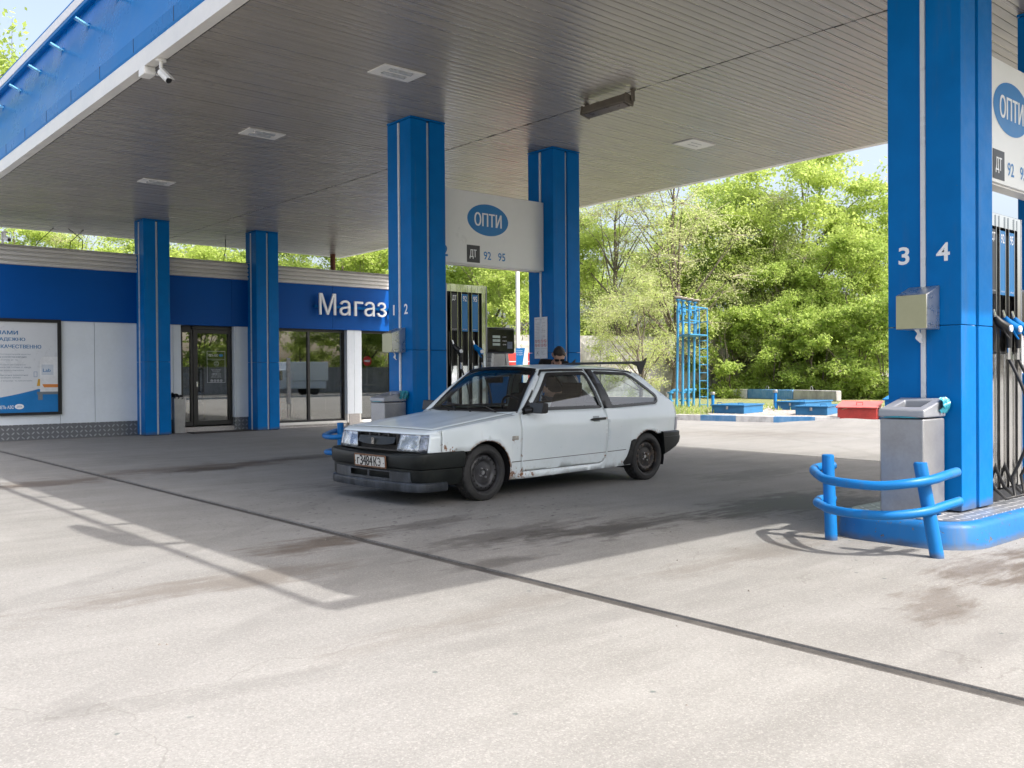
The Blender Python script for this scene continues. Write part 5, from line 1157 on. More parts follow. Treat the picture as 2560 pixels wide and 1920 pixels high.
for sd, d in zip((-1, 1), door_objs):
    m = MB(); ribbon(densify(WIN, .06), -.012, .022, .004, sd, m)
    line_strip([(1.43, .868), (1.9, .862), (2.53, .864)], .016, .006, sd, m); m.build("window_seal", SEAL, d, solid=.008)
    vs, fs = sheet(WIN, [], .12); m = MB(); m.add([V3(s, sd * (hw(s, z) - .012), z) for s, z in vs], fs); m.build("window_pane", CARGLASS, d, smooth=60)
    m = MB(); line_strip([(1.34, .86), (1.50, 1.005), (1.79, 1.268), (2.1, 1.274), (2.45, 1.274)], .018, .007, sd, m); m.build("gutter_trim", SEAL, d, solid=.006)
    m = MB(); vs, fs = sheet([(1.335, .815), (1.335, .842), (1.45, .95), (1.50, .865), (1.50, .845)], [], .1); m.add([V3(s, sd * (hw(s, z) + .006), z) for s, z in vs], [f if sd > 0 else f[::-1] for f in fs]); m.build("mirror_triangle", BLK, d, solid=.01)
    # wing mirror
    m = MB(); y = sd * .775
    m.tube([V3(1.38, y, .855), V3(1.42, sd * .84, .865)], [.035, .03], 10)
    m.prism([V3(1.40, sd * .80, .83), V3(1.47, sd * .80, .83), V3(1.48, sd * .80, .935), V3(1.42, sd * .80, .94)], (0, sd * .19, 0)); m.prism([V3(1.48, sd * .80, .832), V3(1.495, sd * .80, .84), V3(1.50, sd * .80, .93), V3(1.48, sd * .80, .935)], (0, sd * .185, 0))
    m.build("wing_mirror", BLK, d, bevel=.012, seg=3)
    m = MB(); hz = .737
    m.prism([V3(2.315, sd * (hw(2.3, hz) + .022), hz - .004), V3(2.345, sd * (hw(2.35, hz) + .030), hz - .016), V3(2.44, sd * (hw(2.4, hz) + .032), hz - .012), V3(2.575, sd * (hw(2.57, hz) + .028), hz - .010), V3(2.575, sd * (hw(2.57, hz) + .028), hz + .016), V3(2.44, sd * (hw(2.4, hz) + .032), hz + .012), V3(2.345, sd * (hw(2.35, hz) + .030), hz + .008)], (0, -sd * .022, 0)); hd = m.build("door_handle", BLK, d, bevel=.005)
    m = MB(); c = V3(2.553, sd * (hw(2.55, hz) + .030), hz + .003); m.cyl(c, c + Vector((0, sd * .004, 0)), .010, 12); m.build("lock", CHROME, hd)
    m = MB(); line_strip([(2.37, hz), (2.47, hz)], .062, .0015, sd, m); m.build("handle_shade_strip", mat("recess_shade_paint", (.33, .37, .39), .5), d)  # flat strip; the shade behind the handle is put into its colour
# panel gaps, sill crease with its shade as a dark strip, sill gap
for sd in (-1, 1):
    m = MB(); line_strip([(1.155, .352), (1.308, .352)], .007, .001, sd, m); line_strip([(2.602, .367), (2.75, .370), (2.92, .374)], .007, .001, sd, m); line_strip([(1.155, .352), (1.145, .30)], .006, .001, sd, m)
    m.build("panel_gap", BLK, car)
    m = MB(); line_strip([(1.318, .350), (1.9, .357), (2.588, .366)], .006, .001, sd, m); m.build("crease_shade_line", BLK, car)  # dark strip painted along the door's crease in place of its shade
    m = MB(); m.add([], []); ribbon(densify(DOOR, .08), -.004, .014, -.016, sd, m); m.build("door_gap", BLK, car)
    # B pillar trim, quarter window
    vs, fs = sheet([(2.478, 1.270), (2.572, 1.274), (2.612, 1.22), (2.70, .848), (2.578, .846)], [], .06); m = MB(); m.add([V3(s, sd * (hw(s, z) + .008), z) for s, z in vs], fs)
    a, b, c = (m.v[i] for i in m.f[0]); nn2 = (Vector(b) - Vector(a)).cross(Vector(c) - Vector(a))
    if nn2.y * sd < 0: m.f = [f[::-1] for f in m.f]
    m.build("pillar_trim", BLK, car, solid=.012, smooth=40)
    m = MB(); ribbon(densify(QWIN, .05), -.010, .022, .004, sd, m); q_ = m.build("quarter_window", SEAL, car, solid=.008)
    vs, fs = sheet(QWIN, [], .12); m = MB(); m.add([V3(s, sd * (hw(s, z) - .006), z) for s, z in vs], fs); m.build("pane", CARGLASS, q_, smooth=60)
    m = MB(); line_strip([(2.48, 1.277), (2.9, 1.271), (3.22, 1.250), (3.25, 1.235)], .014, .007, sd, m); m.build("gutter_trim", SEAL, car, solid=.006)
    # side repeater
    m = MB(); c = V3(1.208, sd * (hw(1.208, .59) + .001), .59); m.box(c.x - .042, c.x + .042, c.y - .008, c.y + .010, c.z - .020, c.z + .020); m.build("side_indicator", mat("dirty_clear_lens", (.42, .40, .36), .25, 0, .3, 20), car, bevel=.006)
    # tail lamp
    m = MB(); m.prism([V3(3.868, sd * (hw(3.86, .63) - .02), .555), V3(3.905, sd * (hw(3.9, .63) - .02), .555), V3(3.925, sd * (hw(3.9, .7) - .02), .705), V3(3.875, sd * (hw(3.86, .7) - .02), .705)], (0, sd * .027, 0)); m.build("tail_lamp", mat("tail_lens", (.45, .45, .50), .2), car, bevel=.004)
# windscreen
m = MB(); m.grid(lambda u, v: ws(u * .985, .02 + v * .96), [-1 + i / 10 for i in range(21)], [i / 8 for i in range(9)]); wsg = m.build("windscreen", CARGLASS, car, smooth=60)
m = MB()
def wso(u, v, o=.006):
    p = ws(u, v); return p + Vector((-.6, 0, .75)).normalized() * o
def wband(m, f): m.grid(f, [i / 20 for i in range(21)], [0, 1])
wband(m, lambda t_, k: wso(-1 + 2 * t_, -.01 + .055 * k)); wband(m, lambda t_, k: wso(-1 + 2 * t_, 1.01 - .05 * k)); wband(m, lambda t_, k: wso(-1 + .045 * k, t_)); wband(m, lambda t_, k: wso(1 - .045 * k, t_))
m.build("windscreen_seal", SEAL, wsg, solid=.006)
m = MB(); wband(m, lambda t_, k: wso(-.955 + 1.91 * t_, .965 - .10 * k, -.006)); m.build("sun_strip", mat("dark_tint_strip", (.010, .014, .022), .2), wsg)
for (u0, u1, v1) in ((-.05, -.80, .055), (.62, -.02, .065)):
    m = MB(); a = ws(u0 - .28, 0) + Vector((-.03, 0, .0)); a = ws((u0 + u1) / 2 + (.0), -.03) + Vector((-.012, 0, .012)); b = ws(u0, .10) + Vector((-.02, 0, .02)); c = ws(u1, .09) + Vector((-.02, 0, .02))
    piv = ws(u1 + .12, -.035) + Vector((-.012, 0, .012)); mid = b.lerp(c, .45)
    m.tube([piv, piv + Vector((0, 0, .012)), mid], [.012, .008, .006], 6); m.tube([b, c], .006, 6); m.tube([b.lerp(c, .2) + Vector((-.008, 0, .006)), mid + Vector((-.012, 0, .012)), b.lerp(c, .8) + Vector((-.008, 0, .006))], .004, 5); m.cyl(piv - ZU * .01, piv + ZU * .012, .014, 10)
    m.build("wiper", BLK, car, smooth=50)
# headlamps, grille
for sd in (-1, 1):
    m = MB(); m.grid(lambda u, v: npt(u, v, sd, .003), [.385 + (.728 - .385) * i / 10 for i in range(11)], [.03 + .95 * i / 5 for i in range(6)], flip=(sd < 0)); hl = m.build("headlight", LENS, car, smooth=50, solid=.03)
    m = MB(); m.grid(lambda u, v: npt(u, v, sd, .003), [.737 + (.858 - .737) * i / 6 for i in range(7)], [.03 + .95 * i / 5 for i in range(6)], flip=(sd < 0)); m.build("indicator", LENS2, hl, smooth=50, solid=.03)
    m = MB(); m.grid(lambda u, v: npt(u, v, sd, -.012), [.37 + (.865 - .37) * i / 10 for i in range(11)], [0, 1], flip=(sd < 0)); m.build("lamp_bezel", BLK, hl)
m = MB()
m.grid(lambda w_, v: V3(.16 + .03 * v, w_, .50 + .168 * v), [-.335, .335], [0, 1])
for w_ in (-.335, .335): m.box(.10 - 2, .19 - 2, w_ - .004, w_ + .004, .50, .66)
m.box(.10 - 2, .17 - 2, -.335, .335, .498, .512)
gr = m.build("grille", BLK, car)
m = MB(); n = 16
def bl(t_, k):
    w_ = -.31 + .62 * t_; e = abs(w_) / .31; zt_ = .632 - .002 * e; zb = .552 + .022 * e ** 3; return V3(.072 + .014 * e * e + .022 * k, w_, zb + (zt_ - zb) * k)
m.grid(bl, [i / n for i in range(n + 1)], [0, 1], flip=True); m.grid(lambda t_, k: bl(t_, 1) + Vector((.05 * k, 0, .004 * k)), [i / n for i in range(n + 1)], [0, 1], flip=True); m.grid(lambda t_, k: bl(t_, 0) + Vector((.06 * k, 0, 0)), [i / n for i in range(n + 1)], [0, 1])
m.build("grille_blade", BUMP, gr, smooth=30)
m = MB()
for w_ in (-.16, 0, .16): m.box(.125 - 2, .17 - 2, w_ - .011, w_ + .011, .622, .664)
for k in range(7): m.box(.12 - 2, .16 - 2, -.33, .33, .515 + k * .006 - .001, .515 + k * .006 + .001)
for z in (.645,): m.box(.14 - 2, .17 - 2, -.33, .33, z, z + .004)
m.build("grille_bars", mat("grille_grey", (.03, .03, .032), .4), gr)
m = MB(); c = V3(.066, .02, .59); m.box(c.x - .004, c.x + .006, -.002, .032, .558, .612); em = m.build("emblem", mat("emblem_black", (.02, .02, .02), .3), gr)
m = MB()
for a, b, cc_, d_ in ((-.004, .034, .556, .559), (-.004, .034, .611, .614), (-.004, -.001, .556, .614), (.031, .034, .556, .614)): m.box(c.x - .006, c.x + .004, a, b, cc_, d_)
m.tube([(c.x - .006, .006, .572), (c.x - .006, .012, .566), (c.x - .006, .022, .567), (c.x - .006, .027, .575)], .002, 5); m.tube([(c.x - .006, .017, .568), (c.x - .006, .017, .602), (c.x - .006, .008, .592), (c.x - .006, .008, .575)], .002, 5); m.build("emblem_mark", CHROME, em)
# bumpers
def sweep(m, path, prof, close_ends=True, mi=0, drop=0.):
    P = [Vector((p[0], p[1])) for p in path]; N = []
    for i in range(len(P)):
        a = P[max(i - 1, 0)]; b = P[min(i + 1, len(P) - 1)]; t_ = (b - a).normalized(); N.append(Vector((t_.y, -t_.x)))
    rings = [[V3(p.y - 0, p.x, z) + Vector((-n.y * d * -1 * -1 if False else 0, 0, 0)) for d, z in prof] for p, n in zip(P, N)]
    rings = []
    for p, n in zip(P, N):
        rings.append([V3(p.y + n.y * d, p.x + n.x * d, z - (drop * max(0, 1 - (abs(p.x) / .8) ** 2) if z > .44 else 0)) for d, z in prof])
    nr = len(prof); vs = [v for r in rings for v in r]
    fs = [(i * nr + k, i * nr + (k + 1) % nr, (i + 1) * nr + (k + 1) % nr, (i + 1) * nr + k) for i in range(len(rings) - 1) for k in range(nr)]
    if close_ends: fs += [tuple(range(nr))[::-1], tuple((len(rings) - 1) * nr + k for k in range(nr))]
    m.add(vs, fs, mi)
def mirror_path(pts): return [(-w_, s) for w_, s in pts[::-1]] + [p for p in pts[1:]] if pts[0][0] == 0 else [(-w_, s) for w_, s in pts[::-1]] + pts
# offset d > 0 points outwards (to the front): path runs from -w to +w
FP = mirror_path([(0, .0), (.20, .000), (.38, .003), (.55, .009), (.66, .018), (.73, .036), (.775, .072), (.795, .13), (.805, .25), (.812, .40), (.818, .548)])
m = MB(); sweep(m, FP, [(-.10, .500), (-.020, .500), (-.004, .488), (.0, .465), (-.004, .375), (-.014, .352), (-.026, .345), (-.10, .345)], drop=.026); bf = m.build("front_bumper", BUMP, car, smooth=35, weld=True)
m = MB(); FP2 = [(w_ * .992, s + .012) for w_, s in FP[1:-1]]; FP2 = [(FP2[0][0], .528)] + FP2 + [(FP2[-1][0], .528)]
sweep(m, FP2, [(-.10, .342), (-.014, .342), (-.018, .25), (-.045, .19), (-.10, .185)]); m.build("valance", BUMP, bf, smooth=35, weld=True)
LPp = mirror_path([(0, -.012), (.20, -.011), (.38, -.004), (.52, .010), (.63, .034)])
def lipm(z): return 0
def lip_grid(m, wa, wb, z0, z1, out=0.):
    sw = sorted(LPp); m.grid(lambda w_, z: V3(lerp_pts(sw, w_) - out - .05 * (.32 - z) * .3, w_, z), [wa + (wb - wa) * i / 12 for i in range(13)], [z0, z1], flip=True)
m = MB(); lip_grid(m, -.63, .63, .226, .250); lip_grid(m, -.63, -.36, .25, .318); lip_grid(m, -.03, .0, .25, .318); lip_grid(m, .30, .63, .25, .318); lip_grid(m, -.36, .30, .308, .318)
sw = sorted(LPp); m.grid(lambda w_, k: V3(lerp_pts(sw, w_) + .09 * k, w_, .318 + .004 * k), [-.63 + 1.26 * i / 12 for i in range(13)], [0, 1], flip=True)
for w_ in (-.63, .63): m.poly([V3(.034, w_, .226), V3(.034, w_, .318), V3(.10, w_, .318), V3(.10, w_, .226)])
m.build("spoiler_panel", LIP, bf, smooth=30)
m = MB(); m.box(.05 - 2, .06 - 2, -.62, .60, .235, .315); m.build("intake", BLK, bf)
LP2 = mirror_path([(0, -.022), (.20, -.021), (.38, -.017), (.55, -.006), (.66, .012), (.735, .05), (.78, .115), (.792, .24), (.79, .355)])
m = MB(); sweep(m, LP2, [(-.08, .222), (-.012, .222), (.0, .210), (.004, .165), (-.006, .140), (-.08, .140)]); m.build("front_lip", LIP, bf, smooth=35, weld=True)
RP = [(-.818, 3.565), (-.822, 3.70), (-.812, 3.83), (-.780, 3.915), (-.70, 3.955), (-.4, 3.985), (0, 3.995), (.4, 3.985), (.70, 3.955), (.78, 3.915), (.812, 3.83), (.822, 3.70), (.818, 3.565)]
m = MB()
P = RP[::-1]; N = len(P); ring = []
for i, (w_, s) in enumerate(P):
    a = Vector(P[max(i - 1, 0)]); b = Vector(P[min(i + 1, N - 1)]); t_ = (b - a).normalized(); nn = Vector((t_.y, -t_.x)); zb = .278 + max(0, (s - 3.6)) * .36; sk = max(0, 3.66 - s)
    prof = [(-.12, .548), (-.012, .546), (.0, .534), (.0, .49), (.006, .486), (.006, .46), (-.004, zb + .02), (-.02, zb), (-.12, zb)]
    ring.append([V3(s + nn.y * d + (0 if z > .4 else .03 * (i in (0, N - 1))), w_ + nn.x * d, z) for d, z in prof])
nr = 9; m.add([v for r in ring for v in r], [(i * nr + k, i * nr + (k + 1) % nr, (i + 1) * nr + (k + 1) % nr, (i + 1) * nr + k) for i in range(N - 1) for k in range(nr)] + [tuple(range(nr))[::-1], tuple((N - 1) * nr + k for k in range(nr))])
m.build("rear_bumper", BUMP, car, smooth=35)
# number plate
pl = bpy.data.objects.new("number_plate", None)
q = NT("rusty_white_plate"); p = q.pos(); sy = q.n("ShaderNodeSeparateXYZ", {0: p}); ey = q.math('ABSOLUTE', q.math('ADD', sy.outputs[1], .042)); ez = q.math('ABSOLUTE', q.math('SUBTRACT', sy.outputs[2], .397)); e = q.math('MAXIMUM', q.math('SUBTRACT', ey, .262), q.math('SUBTRACT', ez, .056))
nz = q.noise(26, 5, .7, p); ru = q.math('MAXIMUM', q.ramp(q.math('ADD', e, q.math('MULTIPLY', nz, .03)), .002, .010), q.ramp(nz, .66, .74)); q.set(Base_Color=q.mix(ru, (.62, .60, .55), (.22, .10, .05)), Roughness=.5)
m = MB(); pts = round_poly([(-.312, .334), (.228, .334), (.228, .460), (-.312, .460)], .02); m.prism([V3(-.010 - .06 * (z - .34), w_, z) for w_, z in pts], (.006, 0, 0)); plo = m.build("number_plate", q.m, car)
PI_ = mat("plate_black_ink", (.022, .018, .016), .6, 0, .5, 30); m = MB()
def ptx(s_, w0, z0, ww, hh):
    for dx, dw, dz, dh in ((.0115, 0, 0, 0), (.0117, .0035, .002, .004), (.0119, .007, 0, 0)):
        put_text(m, s_, V3(-dx - .06 * (z0 - .34), w0 - dw, z0 - dz), Vector((0, -1, 0)), Vector((-.06, 0, 1)), ww, hh + dh)
for ch, w0, z0, ww, hh in (("г", .178, .358, .038, .062), ("3", .128, .352, .050, .092), ("4", .074, .352, .050, .092), ("8", .020, .352, .050, .092), ("4", -.034, .352, .050, .092), ("К", -.108, .354, .055, .084), ("Э", -.182, .354, .055, .084)):
    m = MB()
    if ch == 'Э':
        n_ = 14; P3 = lambda a, r: V3(-.0118 - .06 * (.396 + r * .042 * math.sin(a) - .34), -.198 - r * .030 * math.cos(a), .396 + r * .042 * math.sin(a))
        m.grid(lambda a, r: P3(a, r), [R(-140 + 280 * i / n_) for i in range(n_ + 1)], [.70, 1.0]); m.quad(*[V3(-.0118 - .06 * (z_ - .34), w_, z_) for w_, z_ in ((-.196, .390), (-.222, .390), (-.222, .402), (-.196, .402))])
    else: ptx(ch, w0, z0, ww, hh)
    m.build("plate_character", PI_, plo)
m = MB()
for w_ in (.205, -.275): m.poly(ellipse(V3(-.0125 - .06 * .04, w_, .385), YR, ZU, .006, .006, 10))
m.build("plate_bolts", PI_, plo); m = MB()
rp = [V3(-.0135 - .06 * (z - .34), w_, z) for w_, z in round_poly([(-.304, .342), (.220, .342), (.220, .452), (-.304, .452)], .018)]; m.tube(rp, .0028, 5, closed=True); m.build("plate_rim", mat("rusty_rim", (.16, .09, .05), .7, 0, .5, 40), plo)
# wheels
def wheel(s, w_, r, steer, sd, rmat, label):
    t = bpy.data.objects.new("wheel", None); C.objects.link(t); t.parent = car; t.location = V3(s, w_, r - .004); t.rotation_euler = (0, 0, steer); 
    if label: t["label"] = label
    o = sd      # outward direction in y
    n = 168; hwid = .088; rows = [(r - .007, -hwid + .016), (r, -hwid + .028), (r + .001, -.045), (r - .006, -.043), (r - .006, -.037), (r + .002, -.035), (r + .002, -.003), (r - .006, -.001)]
    rows = rows + [(a, -b) for a, b in rows[::-1]]
    m = MB(); vs = []
    for i, (rr, y) in enumerate(rows):
        for k in range(n):
            a = 2 * math.pi * k / n; sh = int(abs(y) * 90); cut = .008 if (k + sh) % 6 < 2 and abs(y) < .07 and rr > r - .003 else 0; vs.append(((rr - cut) * math.cos(a), y, (rr - cut) * math.sin(a)))
    m.add(vs, [(i * n + k, (i + 1) * n + k, (i + 1) * n + (k + 1) % n, i * n + (k + 1) % n) for i in range(len(rows) - 1) for k in range(n)])
    for q_ in (-1, 1):
        pr = [(r - .007, q_ * (hwid - .016)), (r - .018, q_ * (hwid - .004)), (r - .035, q_ * (hwid + .002)), (r - .052, q_ * (hwid + .003)), (r - .056, q_ * (hwid + .0045)), (r - .060, q_ * (hwid + .003)), (r - .072, q_ * (hwid - .003)), (r - .080, q_ * (hwid - .012)), (r - .083, q_ * (hwid - .02))]
        m.lathe(pr, 84)
    m.build("tyre", TYRE, t, smooth=45)
    Mx = Matrix.Scale(o, 4, (0, 1, 0))     # profile below is written for outward = +y
    R0 = r - .079
    pr = [(R0 - .002, -.07), (R0 - .012, .0), (R0 - .010, .05), (R0 - .004, .068), (R0 + .003, .076), (R0 + .005, .073)]; m = MB()
    m.lathe(pr, 64, Mx); pr = [(R0 - .011, .02), (R0 - .022, .036), (R0 - .030, .050), (R0 - .048, .060), (R0 - .068, .062), (R0 - .082, .052), (R0 - .095, .040), (R0 - .118, .036), (.052, .050), (.036, .052), (.033, .040), (.0, .040)]; pr = [p_ for p_ in pr if True]
    pr = [(R0 - .011, .02), (R0 - .020, .036), (R0 - .028, .050), (R0 - .040, .058), (R0 - .062, .060), (R0 - .074, .052), (R0 - .086, .040), (.085, .040), (.068, .046), (.040, .046), (.036, .034), (0, .034)]
    m.lathe(pr, 64, Mx); rim = m.build("rim", rmat, t, smooth=40)
    m = MB()
    for k in range(16):
        a = 2 * math.pi * (k + .3) / 16; c = Vector(((R0 - .047) * math.cos(a), o * .0592, (R0 - .047) * math.sin(a))); rad = Vector((math.cos(a), 0, math.sin(a))); tan_ = Vector((-math.sin(a), 0, math.cos(a)))
        m.poly([c + Vector((0, o * .0012, 0)) + rad * .0095 * math.cos(j * .5236) + tan_ * .0095 * math.sin(j * .5236) for j in range(12)])
    m.build("rim_holes", mat("hole_black", (.002, .002, .002), .9), rim); m = MB()
    for k in range(4):
        a = 2 * math.pi * (k + .35) / 4; c = Vector((.050 * math.cos(a), o * .046, .050 * math.sin(a))); m.cyl(c, c + Vector((0, o * .016, 0)), .0095, 6)
    m.cyl((0, o * .034, 0), (0, o * .05, 0), .020, 16); m.build("wheel_bolts", STEELD, rim)
    return t
wheel(.815, -.715, .275, R(2), -1, RIMB, None); wheel(3.30, -.705, .273, 0, -1, RIMR, "wheel with brown rust on its rim"); wheel(.815, .715, .275, R(2), 1, RIMB, None); wheel(3.30, .705, .273, 0, 1, RIMR, None)
# mud flap before the rear wheel, wheel housings, underbody
for sd in (-1, 1):
    m = MB(); vs, fs = sheet([(2.895, .20), (2.875, .23), (2.93, .30), (2.965, .38), (2.995, .47), (3.03, .485), (3.075, .485), (3.02, .40), (2.996, .30), (2.99, .21)], [], .05)
    m.add([V3(s, sd * (hw(s, z) + .010), z) for s, z in vs], [f if sd < 0 else f[::-1] for f in fs]); m.build("mud_flap", BLK, car, solid=.02)
    for c_ in (AF, AR_):
        m = MB()
        m.grid(lambda a, y, c_=c_: V3(c_[0] + (ARAD + .004) * math.cos(a), sd * y, c_[1] + (ARAD + .004) * math.sin(a)), [R(-20 + 220 * i / 16) for i in range(17)], [.50, .780])
        m.poly([V3(c_[0] + (ARAD + .004) * math.cos(R(a)), sd * .50, c_[1] + (ARAD + .004) * math.sin(R(a))) for a in range(-20, 201, 20)])
        m.build("wheel_housing", INT2, car)
m = MB(); m.box(.25 - 2, 3.8 - 2, -.49, .49, .20, .36); m.box(1.17 - 2, 2.97 - 2, -.74, .74, .19, .30); m.box(.30 - 2, 1.12 - 2, -.49, .49, .36, .64); m.box(3.63 - 2, 3.82 - 2, -.70, .70, .30, .50); m.box(.20 - 2, .30 - 2, -.70, .70, .25, .60); m.tube([V3(3.5, .45, .21), V3(3.9, .45, .23)], .025, 8); m.build("underbody", INT2, car)
# cabin
m = MB(); m.box(1.20 - 2, 3.60 - 2, -.70, .70, .30, .34)
for sd in (-1, 1): m.box(1.30 - 2, 3.0 - 2, sd * .715, sd * .735, .30, .845); m.box(3.0 - 2, 3.62 - 2, sd * .50, sd * .70, .34, .80)
m.box(3.0 - 2, 3.85 - 2, -.66, .66, .70, .76); m.build("cabin_lining", INT, car)
m = MB(); m.prism([V3(1.24, -.69, .60), V3(1.26, -.69, .77), V3(1.34, -.69, .80), V3(1.44, -.69, .80), V3(1.50, -.69, .70), V3(1.40, -.69, .55)], (0, 1.38, 0)); m.prism([V3(1.36, -.55, .80), V3(1.42, -.55, .86), V3(1.48, -.55, .80)], (0, .42, 0)); m.build("dashboard", INT2, car, bevel=.015)
m = MB(); c = V3(1.62, -.36, .83); ax = Vector((.90, 0, .42)).normalized(); u_ = Vector((0, 1, 0)); v_ = ax.cross(u_)
m.tube([c + (u_ * math.cos(a * .2618) + v_ * math.sin(a * .2618)) * .185 for a in range(24)], .014, 8, closed=True); m.tube([c - ax * .18, c], .03, 8); m.tube([c - u_ * .18, c + u_ * .18], .018, 6); m.tube([c, c + v_ * .17 * (-1)], .018, 6); m.build("steering_wheel", BLK, car, smooth=50)
def seat(w_, name):
    m = MB(); m.box(1.75 - 2, 2.28 - 2, w_ - .25, w_ + .25, .40, .58); bk = [V3(2.20, w_ - .24, .52), V3(2.36, w_ - .24, .52), V3(2.52, w_ - .21, 1.0), V3(2.44, w_ - .21, 1.02)]
    m.prism(bk, (0, .46, 0)); s_ = m.build(name, INT, car, bevel=.05, seg=4); m = MB(); m.box(2.45 - 2, 2.54 - 2, w_ - .115, w_ + .115, 1.01, 1.13); m.cyl(V3(2.49, w_ - .06, .98), V3(2.49, w_ - .06, 1.05), .008, 6); m.cyl(V3(2.49, w_ + .06, .98), V3(2.49, w_ + .06, 1.05), .008, 6); m.build("headrest", INT, s_, bevel=.03, seg=3)
seat(-.36, "front_seat"); seat(.36, "front_seat")
m = MB(); m.box(2.75 - 2, 3.15 - 2, -.6, .6, .40, .58); m.prism([V3(3.08, -.6, .5), V3(3.2, -.6, .5), V3(3.36, -.6, .88), V3(3.28, -.6, .90)], (0, 1.2, 0)); m.build("rear_seat", INT, car, bevel=.04, seg=3)
m = MB(); m.tube([V3(1.70, .02, 1.27), V3(1.68, .02, 1.20)], .01, 6); m.box(1.65 - 2, 1.69 - 2, -.10, .14, 1.135, 1.205); m.build("rear_view_mirror", BLK, car, bevel=.012)
m = MB(); m.grid(lambda s, w1: roof(s, w1 * .96) - ZU * .03, [1.78 + 1.5 * i / 10 for i in range(11)], [-1 + i / 6 for i in range(13)], flip=True); m.build("headliner", mat("grey_headliner", (.20, .19, .18), .9), car, smooth=60)
# hatch window and roof spoiler
m = MB(); m.grid(lambda j, w1: (tail(0, w1).lerp(tail(1, w1), j) if j <= 1 else tail(1, w1).lerp(tail(2, w1), j - 1)), [.06, .5, 1, 1.5, 1.94], [-.8 + 1.6 * i / 10 for i in range(11)]); m.build("hatch_window", CARGLASS, car, smooth=60)
sp = MB(); 
def wing(m, z0, sa, sb_, th): 
    m.grid(lambda w_, k: V3([sa, sa + .06, sb_, sb_, sa + .06][k % 5], w_, [z0, z0 + th, z0 + th * 1.4, z0 + th * .7, z0 - .004][k % 5]), [-.56 + 1.12 * i / 10 for i in range(11)], [0, 1, 2, 3, 4, 5])
sp = MB(); n = 10
pr = [(3.255, 1.349), (3.305, 1.361), (3.495, 1.376), (3.505, 1.366), (3.305, 1.342)]
sp.prism([V3(s, -.57, z) for s, z in pr], (0, 1.14, 0))
for sd in (-1, 1):
    sp.prism([V3(s, sd * .57, z) for s, z in ((3.245, 1.346), (3.475, 1.372), (3.550, 1.419), (3.530, 1.354), (3.495, 1.304), (3.450, 1.219), (3.415, 1.229), (3.375, 1.314), (3.295, 1.339))], (0, sd * .018, 0))
sp.build("roof_spoiler", RUB, car, bevel=.004)

# ================================================================= PERSON (stooping behind the car)
SKIN = mat("skin", (.50, .30, .22), .5, 0, .08, 20); HAIR = mat("dark_brown_hair", (.022, .013, .010), .5, 0, .4, 60, bump=.6, bs=120); SHIRT = mat("black_tshirt", (.008, .008, .009), .85, 0, .3, 10, bump=.3, bs=20); JEANS = mat("dark_jeans", (.02, .03, .06), .85, 0, .3, 20)
def skin_mesh(name, pts, edges, mt, parent, sub=2, root=0):
    me = bpy.data.meshes.new(name); me.from_pydata([p[:3] for p in pts], edges, []); me.materials.append(mt)
    o = bpy.data.objects.new(name, me); C.objects.link(o); o.parent = parent
    md = o.modifiers.new("skin", 'SKIN'); 
    for i, p in enumerate(pts):
        v = me.skin_vertices[0].data[i]; r = p[3]; v.radius = (r, r) if not isinstance(r, tuple) else r; v.use_root = (i == root)
    md.use_smooth_shade = True; s = o.modifiers.new("sub", 'SUBSURF'); s.levels = sub; s.render_levels = sub
    dg = bpy.context.evaluated_depsgraph_get(); me2 = bpy.data.meshes.new_from_object(o.evaluated_get(dg)); o.modifiers.clear(); o.data = me2; me2.materials.clear(); me2.materials.append(mt)
    for p_ in me2.polygons: p_.use_smooth = True; p_.material_index = 0
    me2.name = name; return o
pv = far(1391, 13.0); per = empty("person", (pv.x, pv.y, 0), "man with short dark hair, sunglasses and black T-shirt looking down behind the car roof", "person", None, R(49 - 90) + R(4))
# local frame: -y towards the camera, x to the camera's right; he leans towards -y
HY = -.12
bp = [(0, .16, .92, (.15, .12)), (0, .12, 1.06, (.145, .11)), (0, .05, 1.18, (.13, .10)), (0, -.03, 1.30, (.13, .09)), (0, -.10, 1.385, .055), (0, -.16, 1.41, .05), (-.19, -.01, 1.34, .050), (-.27, -.07, 1.13, .048), (-.20, -.28, 1.02, .036), (.17, -.01, 1.31, .050), (.27, -.08, 1.12, .048), (.20, -.29, 1.03, .036), (-.10, .16, .85, .09), (-.12, .10, .50, .062), (-.13, .16, .10, .045), (-.13, .03, .05, .040), (.10, .16, .85, .09), (.12, .10, .50, .062), (.13, .16, .10, .045), (.13, .03, .05, .040)]
be = [(0, 1), (1, 2), (2, 3), (3, 4), (4, 5), (3, 6), (6, 7), (7, 8), (3, 9), (9, 10), (10, 11), (0, 12), (12, 13), (13, 14), (14, 15), (0, 16), (16, 17), (17, 18), (18, 19)]
skin_mesh("body", bp, be, SKIN, per)
sh = [(0, .15, .95, (.16, .13)), (0, .12, 1.06, (.155, .12)), (0, .05, 1.20, (.175, .13)), (0, -.03, 1.33, (.175, .13)), (-.19, -.01, 1.385, .088), (-.26, -.05, 1.18, .068), (.13, -.01, 1.35, .082), (.255, -.06, 1.17, .064)]
skin_mesh("tshirt", sh, [(0, 1), (1, 2), (2, 3), (3, 4), (4, 5), (3, 6), (6, 7)], SHIRT, per)
jn = [(0, .16, .93, (.155, .13)), (-.10, .16, .84, .10), (-.12, .10, .50, .072), (-.13, .16, .12, .058), (.10, .16, .84, .10), (.12, .10, .50, .072), (.13, .16, .12, .058)]
skin_mesh("jeans", jn, [(0, 1), (1, 2), (2, 3), (0, 4), (4, 5), (5, 6)], JEANS, per)
